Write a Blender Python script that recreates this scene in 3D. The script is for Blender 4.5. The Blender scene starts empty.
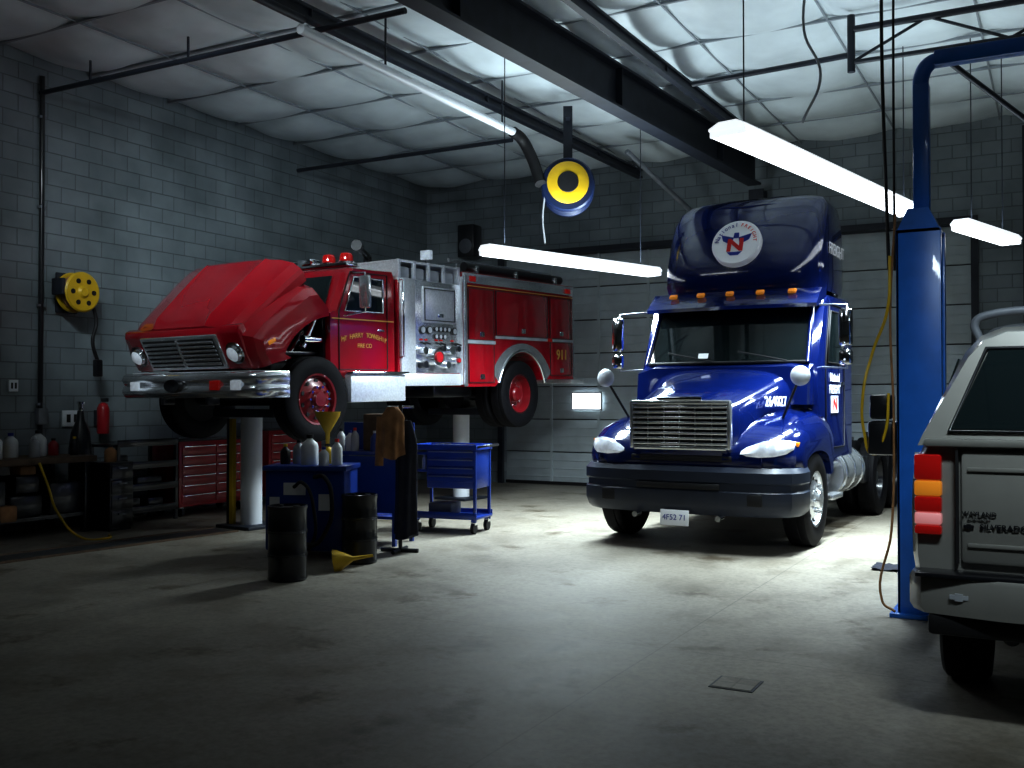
import bpy, bmesh, math, random
from mathutils import Vector, Matrix, Euler
random.seed(7)
S=bpy.context.scene
COL=S.collection
PI=math.pi
# ---------------------------------------------------------------- materials
def mat(name,col,rough=.5,metal=0,var=.15,scale=6,bump=0,emit=None,es=0,coat=0,spec=.5,trans=0,bscale=None):
    m=bpy.data.materials.new(name); m.use_nodes=True
    nt=m.node_tree; b=nt.nodes['Principled BSDF']
    b.inputs['Roughness'].default_value=rough; b.inputs['Metallic'].default_value=metal
    b.inputs['Specular IOR Level'].default_value=spec
    b.inputs['Coat Weight'].default_value=coat; b.inputs['Coat Roughness'].default_value=.04
    b.inputs['Transmission Weight'].default_value=trans
    tc=nt.nodes.new('ShaderNodeTexCoord')
    n=nt.nodes.new('ShaderNodeTexNoise'); n.inputs['Scale'].default_value=scale; n.inputs['Detail'].default_value=6
    nt.links.new(tc.outputs['Object'],n.inputs['Vector'])
    r=nt.nodes.new('ShaderNodeValToRGB')
    r.color_ramp.elements[0].position=.3; r.color_ramp.elements[1].position=.7
    c=Vector(col)
    r.color_ramp.elements[0].color=(*(c*(1-var)),1); r.color_ramp.elements[1].color=(*(c*(1+var*.6)),1)
    nt.links.new(n.outputs['Fac'],r.inputs['Fac']); nt.links.new(r.outputs['Color'],b.inputs['Base Color'])
    if bump:
        n2=nt.nodes.new('ShaderNodeTexNoise'); n2.inputs['Scale'].default_value=bscale or scale*6
        nt.links.new(tc.outputs['Object'],n2.inputs['Vector'])
        bp=nt.nodes.new('ShaderNodeBump'); bp.inputs['Strength'].default_value=bump
        nt.links.new(n2.outputs['Fac'],bp.inputs['Height']); nt.links.new(bp.outputs['Normal'],b.inputs['Normal'])
    if emit:
        b.inputs['Emission Color'].default_value=(*emit,1); b.inputs['Emission Strength'].default_value=es
    return m
def block_mat(name,axes,c1,c2,mortar):
    m=bpy.data.materials.new(name); m.use_nodes=True; nt=m.node_tree; b=nt.nodes['Principled BSDF']
    tc=nt.nodes.new('ShaderNodeTexCoord'); ge=nt.nodes.new('ShaderNodeNewGeometry')
    s=nt.nodes.new('ShaderNodeSeparateXYZ'); c=nt.nodes.new('ShaderNodeCombineXYZ')
    nt.links.new(ge.outputs['Position'],s.inputs[0]); nt.links.new(s.outputs[axes[0]],c.inputs[0]); nt.links.new(s.outputs[axes[1]],c.inputs[1])
    br=nt.nodes.new('ShaderNodeTexBrick'); br.inputs['Scale'].default_value=1
    br.inputs['Brick Width'].default_value=.4; br.inputs['Row Height'].default_value=.2; br.inputs['Mortar Size'].default_value=.008
    br.inputs['Mortar Smooth'].default_value=.4
    br.inputs['Color1'].default_value=(*c1,1); br.inputs['Color2'].default_value=(*c2,1); br.inputs['Mortar'].default_value=(*mortar,1)
    nt.links.new(c.outputs[0],br.inputs['Vector'])
    n=nt.nodes.new('ShaderNodeTexNoise'); n.inputs['Scale'].default_value=1.3; n.inputs['Detail'].default_value=8
    nt.links.new(ge.outputs['Position'],n.inputs['Vector'])
    r=nt.nodes.new('ShaderNodeValToRGB'); r.color_ramp.elements[0].position=.3; r.color_ramp.elements[1].position=.7
    r.color_ramp.elements[0].color=(.62,.64,.64,1); r.color_ramp.elements[1].color=(1.1,1.1,1.1,1)
    nt.links.new(n.outputs['Fac'],r.inputs['Fac'])
    mx=nt.nodes.new('ShaderNodeMix'); mx.data_type='RGBA'; mx.blend_type='MULTIPLY'; mx.inputs[0].default_value=1
    nt.links.new(br.outputs['Color'],mx.inputs[6]); nt.links.new(r.outputs['Color'],mx.inputs[7])
    nt.links.new(mx.outputs[2],b.inputs['Base Color'])
    b.inputs['Roughness'].default_value=.4
    bp=nt.nodes.new('ShaderNodeBump'); bp.inputs['Strength'].default_value=.6; bp.inputs['Distance'].default_value=.01; bp.invert=True
    nt.links.new(br.outputs['Fac'],bp.inputs['Height']); nt.links.new(bp.outputs['Normal'],b.inputs['Normal'])
    return m
def floor_mat():
    m=bpy.data.materials.new('concrete_floor'); m.use_nodes=True; nt=m.node_tree; b=nt.nodes['Principled BSDF']
    tc=nt.nodes.new('ShaderNodeTexCoord')
    def noise(s,d,lo,hi,c0,c1,vec=None):
        n=nt.nodes.new('ShaderNodeTexNoise'); n.inputs['Scale'].default_value=s; n.inputs['Detail'].default_value=d; n.inputs['Roughness'].default_value=.65
        nt.links.new(tc.outputs['Object'],n.inputs['Vector'])
        r=nt.nodes.new('ShaderNodeValToRGB'); r.color_ramp.elements[0].position=lo; r.color_ramp.elements[1].position=hi
        r.color_ramp.elements[0].color=(*c0,1); r.color_ramp.elements[1].color=(*c1,1)
        nt.links.new(n.outputs['Fac'],r.inputs['Fac']); return n,r
    n1,r1=noise(.55,10,.3,.7,(.19,.170,.138),(.34,.310,.258))
    n2,r2=noise(2.3,8,.34,.5,(.72,.70,.66),(1,1,1))
    n3,r3=noise(26,6,.3,.6,(.76,.76,.76),(1.06,1.06,1.06))
    n4,r4=noise(1.25,12,.35,.43,(.42,.37,.30),(1,1,1))
    br=nt.nodes.new('ShaderNodeTexBrick'); br.offset=0; br.inputs['Scale'].default_value=1
    br.inputs['Brick Width'].default_value=4.2; br.inputs['Row Height'].default_value=4.2; br.inputs['Mortar Size'].default_value=.006
    br.inputs['Color1'].default_value=(1,1,1,1); br.inputs['Color2'].default_value=(.96,.96,.96,1); br.inputs['Mortar'].default_value=(.72,.72,.72,1)
    nt.links.new(tc.outputs['Object'],br.inputs['Vector'])
    prev=r1.outputs['Color']
    for o in (r2.outputs['Color'],r3.outputs['Color'],r4.outputs['Color'],br.outputs['Color']):
        mx=nt.nodes.new('ShaderNodeMix'); mx.data_type='RGBA'; mx.blend_type='MULTIPLY'; mx.inputs[0].default_value=1
        nt.links.new(prev,mx.inputs[6]); nt.links.new(o,mx.inputs[7]); prev=mx.outputs[2]
    nt.links.new(prev,b.inputs['Base Color'])
    rr=nt.nodes.new('ShaderNodeMapRange'); rr.inputs[3].default_value=.42; rr.inputs[4].default_value=.66
    nt.links.new(n2.outputs['Fac'],rr.inputs[0]); nt.links.new(rr.outputs[0],b.inputs['Roughness'])
    bp=nt.nodes.new('ShaderNodeBump'); bp.inputs['Strength'].default_value=.12
    nt.links.new(n3.outputs['Fac'],bp.inputs['Height']); nt.links.new(bp.outputs['Normal'],b.inputs['Normal'])
    return m
M_FLOOR=floor_mat()
M_WL=block_mat('painted_block_left',(1,2),(.275,.315,.335),(.235,.27,.29),(.16,.18,.195))
M_WB=block_mat('painted_block_back',(0,2),(.265,.30,.32),(.22,.25,.27),(.145,.165,.18))
M_CEIL=mat('vinyl_insulation',(.70,.76,.78),.4,var=.12,scale=2,bump=.35,bscale=5)
M_DOOR=mat('door_panel_white',(.50,.55,.57),.45,var=.12,scale=3)
M_DARK=mat('black_rubber',(.010,.010,.012),.6)
M_TIRE=mat('tire_rubber',(.006,.006,.008),.65,var=.3,scale=20,bump=.2,spec=.2)
M_BLACK=mat('black_paint',(.012,.013,.017),.3,coat=.4)
M_STEEL=mat('dark_structural_steel',(.020,.025,.038),.5,var=.3)
M_STRAP=mat('strap_grey',(.30,.33,.36),.5,var=.1)
M_STEEL2=mat('grey_galvanised',(.28,.30,.33),.4,.6,var=.25)
M_CHROME=mat('chrome',(.85,.87,.9),.09,1,var=.05)
M_CHB=mat('chrome_brushed',(.88,.90,.93),.16,.85,var=.08,scale=20)
M_ALU=mat('polished_aluminium',(.72,.74,.77),.27,.85,var=.12,scale=12)
M_TREAD=mat('diamond_plate',(.82,.84,.87),.34,.55,var=.15,scale=40,bump=.5,bscale=60)
M_RED=mat('fire_engine_red',(.33,.005,.015),.17,var=.06,coat=1)
M_REDD=mat('toolbox_red',(.40,.012,.02),.35,var=.1,coat=.3)
M_RIM=mat('rim_red',(.20,.006,.012),.35,var=.2,coat=.3)
M_BLUE=mat('truck_blue',(.0035,.013,.098),.13,var=.06,coat=1)
M_LIFT=mat('lift_blue',(.02,.16,.58),.35,var=.12,coat=.3)
M_CART=mat('cart_blue',(.010,.045,.28),.35,var=.1,coat=.3)
M_BUMP=mat('bumper_slate',(.026,.034,.055),.36,var=.1)
M_REELB=mat('reel_blue',(.012,.025,.08),.4,var=.1)
M_GLASS=mat('tinted_glass',(.010,.018,.02),.03,var=.05,coat=1)
M_AMBER=mat('amber_lens',(.9,.3,.03),.2,var=.05,emit=(1,.4,.05),es=.2)
M_REDL=mat('red_lens',(.45,.008,.008),.15,var=.05,emit=(1,.03,.02),es=.08,coat=1)
M_PINK=mat('clear_lens',(.85,.45,.45),.15,var=.05,emit=(1,.3,.3),es=.3,coat=1)
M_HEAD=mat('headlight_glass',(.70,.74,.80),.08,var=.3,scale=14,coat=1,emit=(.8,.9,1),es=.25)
M_WHITE=mat('white_paint',(.75,.77,.8),.4,var=.04)
M_YEL=mat('reel_yellow',(.66,.43,.02),.4,var=.12)
M_GOLD=mat('gold_leaf',(.75,.45,.10),.4,.2,var=.05)
M_SILV=mat('pickup_pewter',(.28,.275,.255),.34,.15,var=.05,coat=.7)
M_GREY=mat('grey_plastic',(.12,.13,.15),.5)
M_LGREY=mat('light_grey_plastic',(.42,.44,.47),.45)
M_BROWN=mat('tan_canvas',(.34,.17,.07),.85,var=.3,scale=10,bump=.4)
M_NAVY=mat('dark_cloth',(.015,.017,.03),.9,var=.3,scale=10,bump=.3)
M_ENG=mat('engine_metal',(.09,.095,.1),.45,.6,var=.5,scale=15)
M_WOOD=mat('bench_wood',(.12,.075,.045),.7,var=.4,scale=8)
M_TUBE=mat('fluorescent_tube',(1,1,1),.4,var=.01,emit=(.90,.96,1.0),es=3)
M_HOUS=mat('glowing_enamel',(.9,.92,.95),.35,var=.02,emit=(.9,.96,1),es=.95)  # housing is no lamp; emission added so the whole fixture glows
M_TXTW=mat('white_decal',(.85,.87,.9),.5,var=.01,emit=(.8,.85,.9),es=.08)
M_TXTR=mat('red_decal',(.7,.02,.02),.5,var=.01)
M_TXTB=mat('blue_decal',(.01,.03,.3),.5,var=.01)
M_JUG=mat('white_plastic',(.72,.74,.74),.45,var=.06)
M_DRUM=mat('drum_black',(.010,.011,.014),.32,var=.4,scale=12,coat=.3)
# ---------------------------------------------------------------- helpers
def E(name,loc=(0,0,0),rot=(0,0,0),parent=None):
    o=bpy.data.objects.new(name,None); COL.objects.link(o); o.location=loc; o.rotation_euler=rot
    o.empty_display_size=.1
    if parent: o.parent=parent
    return o
def fin(bm,name,parent,m,smooth=True,ang=.65,loc=(0,0,0),rot=(0,0,0)):
    bmesh.ops.recalc_face_normals(bm,faces=bm.faces)
    for f in bm.faces: f.smooth=smooth
    if smooth:
        for e in bm.edges:
            if len(e.link_faces)==2 and e.calc_face_angle(0)>ang: e.smooth=False
    me=bpy.data.meshes.new(name); bm.to_mesh(me); bm.free(); me.materials.append(m)
    o=bpy.data.objects.new(name,me); COL.objects.link(o); o.location=loc; o.rotation_euler=rot
    if parent: o.parent=parent
    return o
def box(p,name,c,s,m,bev=0,rot=(0,0,0),seg=2):
    bm=bmesh.new(); bmesh.ops.create_cube(bm,size=1)
    for v in bm.verts: v.co=Vector((v.co.x*s[0],v.co.y*s[1],v.co.z*s[2]))
    if bev: bmesh.ops.bevel(bm,geom=list(bm.edges),offset=min(bev,min(s)*.45),segments=seg,profile=.5,affect='EDGES')
    return fin(bm,name,p,m,smooth=bool(bev),loc=c,rot=rot)
def boxes(p,name,lst,m,bev=0):
    bm=bmesh.new()
    for c,s in lst:
        b2=bmesh.new(); bmesh.ops.create_cube(b2,size=1)
        for v in b2.verts: v.co=Vector((v.co.x*s[0]+c[0],v.co.y*s[1]+c[1],v.co.z*s[2]+c[2]))
        if bev: bmesh.ops.bevel(b2,geom=list(b2.edges),offset=min(bev,min(s)*.45),segments=2,profile=.5,affect='EDGES')
        t=bpy.data.meshes.new('t'); b2.to_mesh(t); b2.free(); bm.from_mesh(t); bpy.data.meshes.remove(t)
    return fin(bm,name,p,m,smooth=bool(bev))
def cyls(p,name,lst,m,seg=20):
    bm=bmesh.new()
    for it in lst:
        p1,p2,r=Vector(it[0]),Vector(it[1]),it[2]; r2=it[3] if len(it)>3 else r
        d=p2-p1; L=d.length; q=d.to_track_quat('Z','Y').to_matrix().to_4x4()
        q=Matrix.Translation((p1+p2)/2)@q
        bmesh.ops.create_cone(bm,cap_ends=True,segments=seg,radius1=r,radius2=r2,depth=L,matrix=q)
    return fin(bm,name,p,m)
def cyl(p,name,p1,p2,r,m,r2=None,seg=24):
    return cyls(p,name,[(p1,p2,r,r if r2 is None else r2)],m,seg)
def lathe(p,name,prof,m,axis='Z',loc=(0,0,0),seg=32,rot=(0,0,0)):
    bm=bmesh.new(); rings=[]
    for r,h in prof:
        ring=[]
        for i in range(seg):
            a=2*PI*i/seg; x,y=r*math.cos(a),r*math.sin(a)
            co=(x,y,h) if axis=='Z' else ((h,x,y) if axis=='X' else (x,h,y))
            ring.append(bm.verts.new(co))
        rings.append(ring)
    for a,b in zip(rings,rings[1:]):
        for i in range(seg): bm.faces.new((a[i],a[(i+1)%seg],b[(i+1)%seg],b[i]))
    bmesh.ops.remove_doubles(bm,verts=bm.verts,dist=1e-5)
    return fin(bm,name,p,m,loc=loc,rot=rot)
def loft(p,name,rings,m,cap=True,closed=True,ang=.65,loc=(0,0,0),rot=(0,0,0)):
    bm=bmesh.new(); R=[[bm.verts.new(v) for v in r] for r in rings]; n=len(R[0])
    for a,b in zip(R,R[1:]):
        for i in range(n if closed else n-1): bm.faces.new((a[i],a[(i+1)%n],b[(i+1)%n],b[i]))
    if cap and closed:
        bm.faces.new(R[0]); bm.faces.new(R[-1])
    return fin(bm,name,p,m,ang=ang,loc=loc,rot=rot)
def prism(p,name,prof,x0,x1,m,bev=0,axis='X',loc=(0,0,0),rot=(0,0,0)):
    bm=bmesh.new()
    f=(lambda a,b,t:(t,a,b)) if axis=='X' else ((lambda a,b,t:(a,t,b)) if axis=='Y' else (lambda a,b,t:(a,b,t)))
    A=[bm.verts.new(f(a,b,x0)) for a,b in prof]; B=[bm.verts.new(f(a,b,x1)) for a,b in prof]; n=len(prof)
    bm.faces.new(A); bm.faces.new(B)
    for i in range(n): bm.faces.new((A[i],A[(i+1)%n],B[(i+1)%n],B[i]))
    if bev: bmesh.ops.bevel(bm,geom=list(bm.edges),offset=bev,segments=2,profile=.5,affect='EDGES',clamp_overlap=True)
    return fin(bm,name,p,m,smooth=bool(bev),loc=loc,rot=rot)
def quad(p,name,vs,m,th=0):
    bm=bmesh.new(); f=bm.faces.new([bm.verts.new(v) for v in vs])
    if th:
        nrm=f.normal_update() or f.normal.copy()
        r=bmesh.ops.extrude_face_region(bm,geom=[f])
        for v in [g for g in r['geom'] if isinstance(g,bmesh.types.BMVert)]: v.co+=nrm*th
    return fin(bm,name,p,m,smooth=False)
def tube(p,name,pts,r,m,smooth=True,cyc=False):
    cu=bpy.data.curves.new(name,'CURVE'); cu.dimensions='3D'; cu.bevel_depth=r; cu.bevel_resolution=3; cu.use_fill_caps=True
    if smooth:
        s=cu.splines.new('BEZIER'); s.bezier_points.add(len(pts)-1)
        for b,c in zip(s.bezier_points,pts): b.co=c; b.handle_left_type=b.handle_right_type='AUTO'
        s.resolution_u=8
    else:
        s=cu.splines.new('POLY'); s.points.add(len(pts)-1)
        for b,c in zip(s.points,pts): b.co=(*c,1)
    s.use_cyclic_u=cyc
    cu.materials.append(m); o=bpy.data.objects.new(name,cu); COL.objects.link(o)
    if p: o.parent=p
    return o
def text(p,name,body,loc,rot,size,m,ext=.004,sx=1,bold=0):
    cu=bpy.data.curves.new(name,'FONT'); cu.body=body; cu.size=size; cu.extrude=ext; cu.align_x='CENTER'; cu.align_y='CENTER'; cu.offset=bold
    cu.materials.append(m); o=bpy.data.objects.new(name,cu); COL.objects.link(o); o.location=loc; o.rotation_euler=rot; o.scale=(sx,1,1)
    if p: o.parent=p
    return o
F_FRONT=(PI/2,0,0)
F_SIDE=(PI/2,0,PI/2)
def wheel(p,name,c,R,W,side,rim,dual=False,lug=None):
    w=E(name,c,(0,0,0 if side>0 else PI),p)
    def tire(off,nm):
        h=W/2
        lathe(w,nm,[(R*.56,off-h*.8),(R*.6,off-h*.85),(R*.75,off-h),(R*.92,off-h*.95),(R*.985,off-h*.8),(R,off-h*.6),(R*.985,off-h*.3),(R*.985,off-h*.22),(R,off-h*.2),(R,off+h*.2),(R*.985,off+h*.22),(R*.985,off+h*.3),(R,off+h*.6),(R*.985,off+h*.8),(R*.92,off+h*.95),(R*.75,off+h),(R*.6,off+h*.85),(R*.56,off+h*.8)],M_TIRE,'X',seg=48)
    tire(0,'tire')
    h=W/2
    if dual:
        tire(-W*1.15,'tire_inner')
        prof=[(R*.58,h*.86),(R*.6,h*.8),(R*.55,h*.7),(R*.5,-h*.2),(R*.36,-h*.5),(R*.22,-h*.4),(R*.22,h*.3),(R*.17,h*.5),(0,h*.5)]
        rr=R*.36; hx=-h*.4
    else:
        prof=[(R*.58,h*.86),(R*.6,h*.9),(R*.55,h*.85),(R*.52,h*.45),(R*.46,h*.5),(R*.34,h*.85),(R*.24,h*.9),(R*.2,h*1.05),(R*.17,h*1.25),(0,h*1.3)]
        rr=R*.29; hx=h*.95
    lathe(w,'rim',prof,rim,'X',seg=40)
    lathe(w,'rim_inner',[(R*.58,-h*.8),(R*.3,-h*.5),(0,-h*.5)],M_DARK,'X')
    cyls(w,'lug_nuts',[((hx-.03,rr*math.cos(a),rr*math.sin(a)),(hx+.03,rr*math.cos(a),rr*math.sin(a)),R*.032) for a in [2*PI*i/10 for i in range(10)]],lug or M_CHROME,8)
    if not dual:
        cyls(w,'hand_holes',[((h*.6,R*.43*math.cos(a),R*.43*math.sin(a)),(h*.68,R*.43*math.cos(a),R*.43*math.sin(a)),R*.05) for a in [2*PI*i/10+.3 for i in range(10)]],M_DARK,12)
    return w
# ---------------------------------------------------------------- room
XL,XR,YB,YF,H=-10.9,6.5,16.4,-4.5,5.7
box(None,'floor',((XL+XR)/2,(YB+YF)/2,-.1),(XR-XL+.6,YB-YF+.6,.2),M_FLOOR)
box(None,'wall_left',(XL-.1,(YB+YF)/2,H/2+.1),(.2,YB-YF+.4,H+.2),M_WL)
box(None,'wall_right',(XR+.1,(YB+YF)/2,H/2+.1),(.2,YB-YF+.4,H+.2),M_WL)
box(None,'wall_front',((XL+XR)/2,YF-.1,H/2+.1),(XR-XL,.2,H+.2),M_WB)
DH=4.2; D=[(-9.15,-5.35),(-4.95,-1.15)]
xs=[XL,D[0][0],D[0][1],D[1][0],D[1][1],XR]
for i in (0,2,4): box(None,'wall_back',((xs[i]+xs[i+1])/2,YB+.1,DH/2),(xs[i+1]-xs[i],.2,DH),M_WB)
box(None,'wall_back',((XL+XR)/2,YB+.1,(DH+H+.2)/2),(XR-XL,.2,H+.2-DH),M_WB)
for k,(a,b) in enumerate(D):
    w=b-a-.01; d=E('door_%d'%(k+1),((a+b)/2,YB+.1,0))
    n=7; dh=DH-.01; ph=dh/n
    boxes(d,'panels',[((0,0,ph*(i+.5)),(w,.06,ph-.02)) for i in range(n)],M_DOOR,.006)
    boxes(d,'panel_ribs',[((0,-.035,ph*i+ph*t),(w-.1,.012,.02)) for i in range(n) for t in (.25,.5,.75)],M_DOOR,.004)
    boxes(d,'backing',[((0,.05,dh/2),(w,.02,dh))],M_GREY)
    boxes(d,'stiles',[((-w/2+w*j/4,-.04,dh/2),(.05,.02,dh)) for j in range(1,4)],M_DOOR)
    boxes(d,'bottom_seal',[((0,-.03,.03),(w,.05,.06))],M_DARK)
M_GLOWPANE=mat('glowing_pane',(.9,.95,1),.2,var=.02,emit=(.8,.92,1),es=4)  # emissive pane material, cool white
wn=E('glow_pane_1',(-7.46,YB+.01,1.53)); box(wn,'pane',(0,0,0),(.55,.02,.28),M_GLOWPANE); boxes(wn,'frame',[((0,-.01,.155),(.6,.03,.03)),((0,-.01,-.155),(.6,.03,.03)),((.29,-.01,0),(.03,.03,.3)),((-.29,-.01,0),(.03,.03,.3))],M_WHITE)  # glowing pane on the door for a bright patch of unknown kind
boxes(None,'trim_1',[((-9.2,YB-.04,DH/2),(.1,.08,DH)),((-5.3,YB-.04,DH/2),(.1,.08,DH)),((-5.0,YB-.04,DH/2),(.1,.08,DH)),((-1.1,YB-.04,DH/2),(.1,.08,DH)),((-7.25,YB-.04,DH+.05),(4.0,.08,.1)),((-3.05,YB-.04,DH+.05),(4.0,.08,.1))],M_STEEL)
bm=bmesh.new(); nx=130; ny=150; g=[]
for i in range(nx+1):
    row=[]
    for j in range(ny+1):
        x=XL+(XR-XL)*i/nx; y=YF+(YB-YF)*j/ny
        px=abs(math.sin(PI*(x-XL)/1.45)); py=abs(math.sin(PI*(y-YB)/1.3))
        z=H+.06-.17*(px*py)**.5-.03*math.sin(x*1.7+y*2.3)*px*py-.012*math.sin(x*9+y*3)*px*py
        row.append(bm.verts.new((x,y,z)))
    g.append(row)
for i in range(nx):
    for j in range(ny): bm.faces.new((g[i][j],g[i+1][j],g[i+1][j+1],g[i][j+1]))
CE=fin(bm,'ceiling',None,M_CEIL,ang=3)
box(CE,'deck',((XL+XR)/2,(YB+YF)/2,H+.25),(XR-XL,YB-YF,.1),M_STEEL)
st=[]; y=YB-1.3
while y>YF: st.append((((XL+XR)/2,y,H+.01),(XR-XL,.035,.03))); y-=1.3
x=XL+1.45; st2=[]
while x<XR: st2.append(((x,(YB+YF)/2,H+.01),(.02,YB-YF,.02))); x+=1.45
boxes(CE,'cross_straps',st,M_STRAP); boxes(CE,'long_straps',st2,M_STRAP)
def ibeam(name,p1,p2,d,w,m=M_STEEL,tf=.03,tw=.02):
    p1,p2=Vector(p1),Vector(p2); L=(p2-p1).length; dr=(p2-p1).normalized()
    e=E(name,(p1+p2)/2,(0,0,0)); 
    rx=math.atan2(dr.z,math.hypot(dr.x,dr.y)); rz=math.atan2(-dr.x,dr.y)
    e.rotation_euler=Euler((rx,0,rz),'XYZ')
    boxes(e,'flanges_web',[((0,0,d/2),(w,L,tf)),((0,0,-d/2),(w,L,tf)),((0,0,0),(tw,L,d))],m)
    boxes(e,'stiffeners',[((0,-L/2+L*(i+.5)/5,0),(w*.9,.015,d)) for i in range(5)],m)
    return e
ibeam('steel_beam',(-5.45,-.5,5.28),(-4.3,16.0,5.28),.5,.22)
cb=E('steel_column',(-4.3,16.2,0)); boxes(cb,'column',[((0,0,2.49),(.02,.22,4.96)),((0,-.11,2.49),(.24,.02,4.96)),((0,.11,2.49),(.24,.02,4.96)),((0,0,.02),(.35,.3,.04))],M_STEEL)
ibeam('steel_beam',(-4.35,-.5,5.46),(-3.95,16.2,5.46),.12,.08)
ibeam('steel_beam',(-6.95,-.5,5.46),(-6.35,16.2,5.46),.12,.10)
cr=E('ceiling_pipe',(0,0,0)); cyls(cr,'pipe',[((XL,7.9,5.3),(-5.5,7.9,5.3),.03)],M_STEEL)
boxes(cr,'hangers',[((x,7.9,5.43),(.02,.02,.25)) for x in (-10,-8.4)],M_STEEL)
cyls(cr,'pipe_b',[((XL,12.6,5.3),(-6.9,12.6,5.3),.03)],M_STEEL)
tr=E('roof_truss',(0,0,0))
cyls(tr,'chords',[((-1.9,10.9,5.45),(6.4,10.9,5.45),.035),((-1.9,10.9,5.1),(6.4,10.9,5.1),.025)],M_STEEL)
L=[]
for i in range(11):
    x=-1.9+i*.75; L.append(((x,10.9,5.45 if i%2 else 5.1),(x+.75,10.9,5.1 if i%2 else 5.45),.016))
cyls(tr,'webs',L,M_STEEL); cyls(tr,'hanger',[((-1.9,10.9,5.0),(-1.9,10.9,5.6),.04)],M_STEEL)
cyls(tr,'cross_bracing',[((-3.8,11.4,5.3),(-1.9,10.95,5.2),.03),((-1.0,10.9,5.0),(-.3,12.2,4.6),.03)],M_STEEL)
cb2=E('steel_column',(-.35,16.2,0)); boxes(cb2,'column',[((0,0,2.75),(.02,.22,5.5)),((0,-.11,2.75),(.2,.02,5.5)),((0,.11,2.75),(.2,.02,5.5)),((0,0,.02),(.35,.3,.04))],M_STEEL)
kb=E('knee_brace'); cyls(kb,'brace',[((-5.7,14.0,5.3),(-4.9,15.9,4.25),.04)],M_STEEL2)
# ---------------------------------------------------------------- fluorescent lights
def strip(name,p1,p2,power,up,w=.34,spread=150,aim=None,back=1.0):
    p1,p2=Vector(p1),Vector(p2); d=p2-p1; L=d.length; rz=math.atan2(-d.x,d.y); mid=(p1+p2)/2
    e=E(name,mid,(0,0,rz))
    if aim:
        f=(Vector(aim)-mid).normalized(); yv=d.normalized(); yv=(yv-f*yv.dot(f)).normalized(); zv=-f; xv=yv.cross(zv)
        e.rotation_euler=Matrix((xv,yv,zv)).transposed().to_euler()
    prism(e,'housing',[(-w/2,-.02),(w/2,-.02),(w/2,.0),(.08,.045),(-.08,.045),(-w/2,0)],-L/2,L/2,M_HOUS,axis='Y')
    cyls(e,'tubes',[((x,-L/2+.04,-.05),(x,L/2-.04,-.05),.03) for x in (-w*.38,-w*.13,w*.13,w*.38)],M_TUBE,12)
    boxes(e,'end_sockets',[((0,y,-.04),(w-.02,.035,.07)) for y in (-L/2+.018,L/2-.018,0)],M_HOUS,.005)
    if not aim: cyls(e,'chains',[((0,y,.05),(0,y,H-e.location.z-.08),.006) for y in (-L/2+.3,L/2-.3)],M_STEEL,6)
    else: cyls(e,'brackets',[((0,y,.04),(0,y,.45),.015) for y in (-L/2+.3,L/2-.3)],M_STEEL,8)
    def ar(nm,en,z,flip,sp):
        ld=bpy.data.lights.new(name+nm,'AREA'); ld.shape='RECTANGLE'; ld.size=.3; ld.size_y=L*.96*back; ld.energy=en; ld.color=(.80,.94,1); ld.spread=math.radians(sp)
        lo=bpy.data.objects.new('lamp'+nm,ld); COL.objects.link(lo); lo.parent=e; lo.location=(0,L*.48*(1-back),z); lo.rotation_euler=(PI if flip else 0,0,0)
    ar('_down',power,-.1,False,spread)
    if up: ar('_up',up,.09,True,170)
    return e
strip('added_fill_pickup',(-2.36,7.95,3.80),(-1.50,12.5,3.76),245,26,spread=100,back=.68)
strip('added_fill_pickup',(-5.8,9.94,3.30),(-4.8,12.8,3.30),350,88,w=.24,spread=145)
strip('added_fill_pickup',(-.94,12.0,3.50),(-.5,13.5,3.50),85,12,w=.24)
strip('added_fill_pickup',(-.1,3.0,4.6),(1.1,2.6,4.6),24,0,w=.3,spread=60,aim=(-.1,6.3,1.2))  # added fill lamp out of view, brightens the pickup's rear
strip('added_fill_pickup',(-7.6,4.6,5.2),(-5.6,5.2,5.2),42,0,w=.3,spread=56,aim=(-9.6,10.3,3.0))  # unseen lamp added to lift the fire truck hood and left wall
# ---------------------------------------------------------------- exhaust rail + reel
ex=E('exhaust_rail',(0,0,0))
cyls(ex,'rail_tube',[((-6.2,7.2,5.02),(-6.15,11.3,5.0),.05)],M_WHITE)
cyls(ex,'rail_track',[((-6.2,5.6,5.1),(-6.17,7.2,5.1),.04)],M_STEEL)
tube(ex,'black_elbow',[(-6.15,11.25,5.0),(-6.13,11.45,4.95),(-6.05,11.55,4.75),(-5.95,11.55,4.5),(-5.88,11.5,4.35)],.075,M_DARK)
cyls(ex,'rail_hangers',[((-6.17,y,5.05),(-6.17,y,5.6),.012) for y in (6,8.5,11)],M_STEEL,8)
rl=E('overhead_hose_reel',(-5.68,11.9,4.35),(0,0,PI/2+.45))
lathe(rl,'yellow_flange',[(0,-.38),(.1,-.39),(.22,-.38),(.27,-.36),(.27,-.33),(.2,-.29),(.12,-.26)],M_YEL,'X')
lathe(rl,'blue_drum',[(.1,-.25),(.33,-.25),(.35,-.22),(.34,-.12),(.30,-.08),(.30,.1),(.35,.13),(.35,.2),(.1,.21),(0,.21)],M_REELB,'X')
lathe(rl,'hub_hole',[(0,-.405),(.13,-.40),(.14,-.38)],M_DARK,'X')
boxes(rl,'mount',[((0,0,.62),(.12,.12,.9)),((0,0,.9),(.5,.06,.06))],M_STEEL)
tube(rl,'hose_tail',[(-.1,.3,-.1),(-.1,.33,-.4),(-.12,.3,-.75)],.012,M_LGREY)
hc=E('hanging_air_hose',(0,0,0)); tube(hc,'cord',[(-1.85,8.9,5.55),(-1.95,8.9,4.8),(-1.82,8.95,4.4),(-1.98,8.95,4.0)],.012,M_LGREY)
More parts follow.
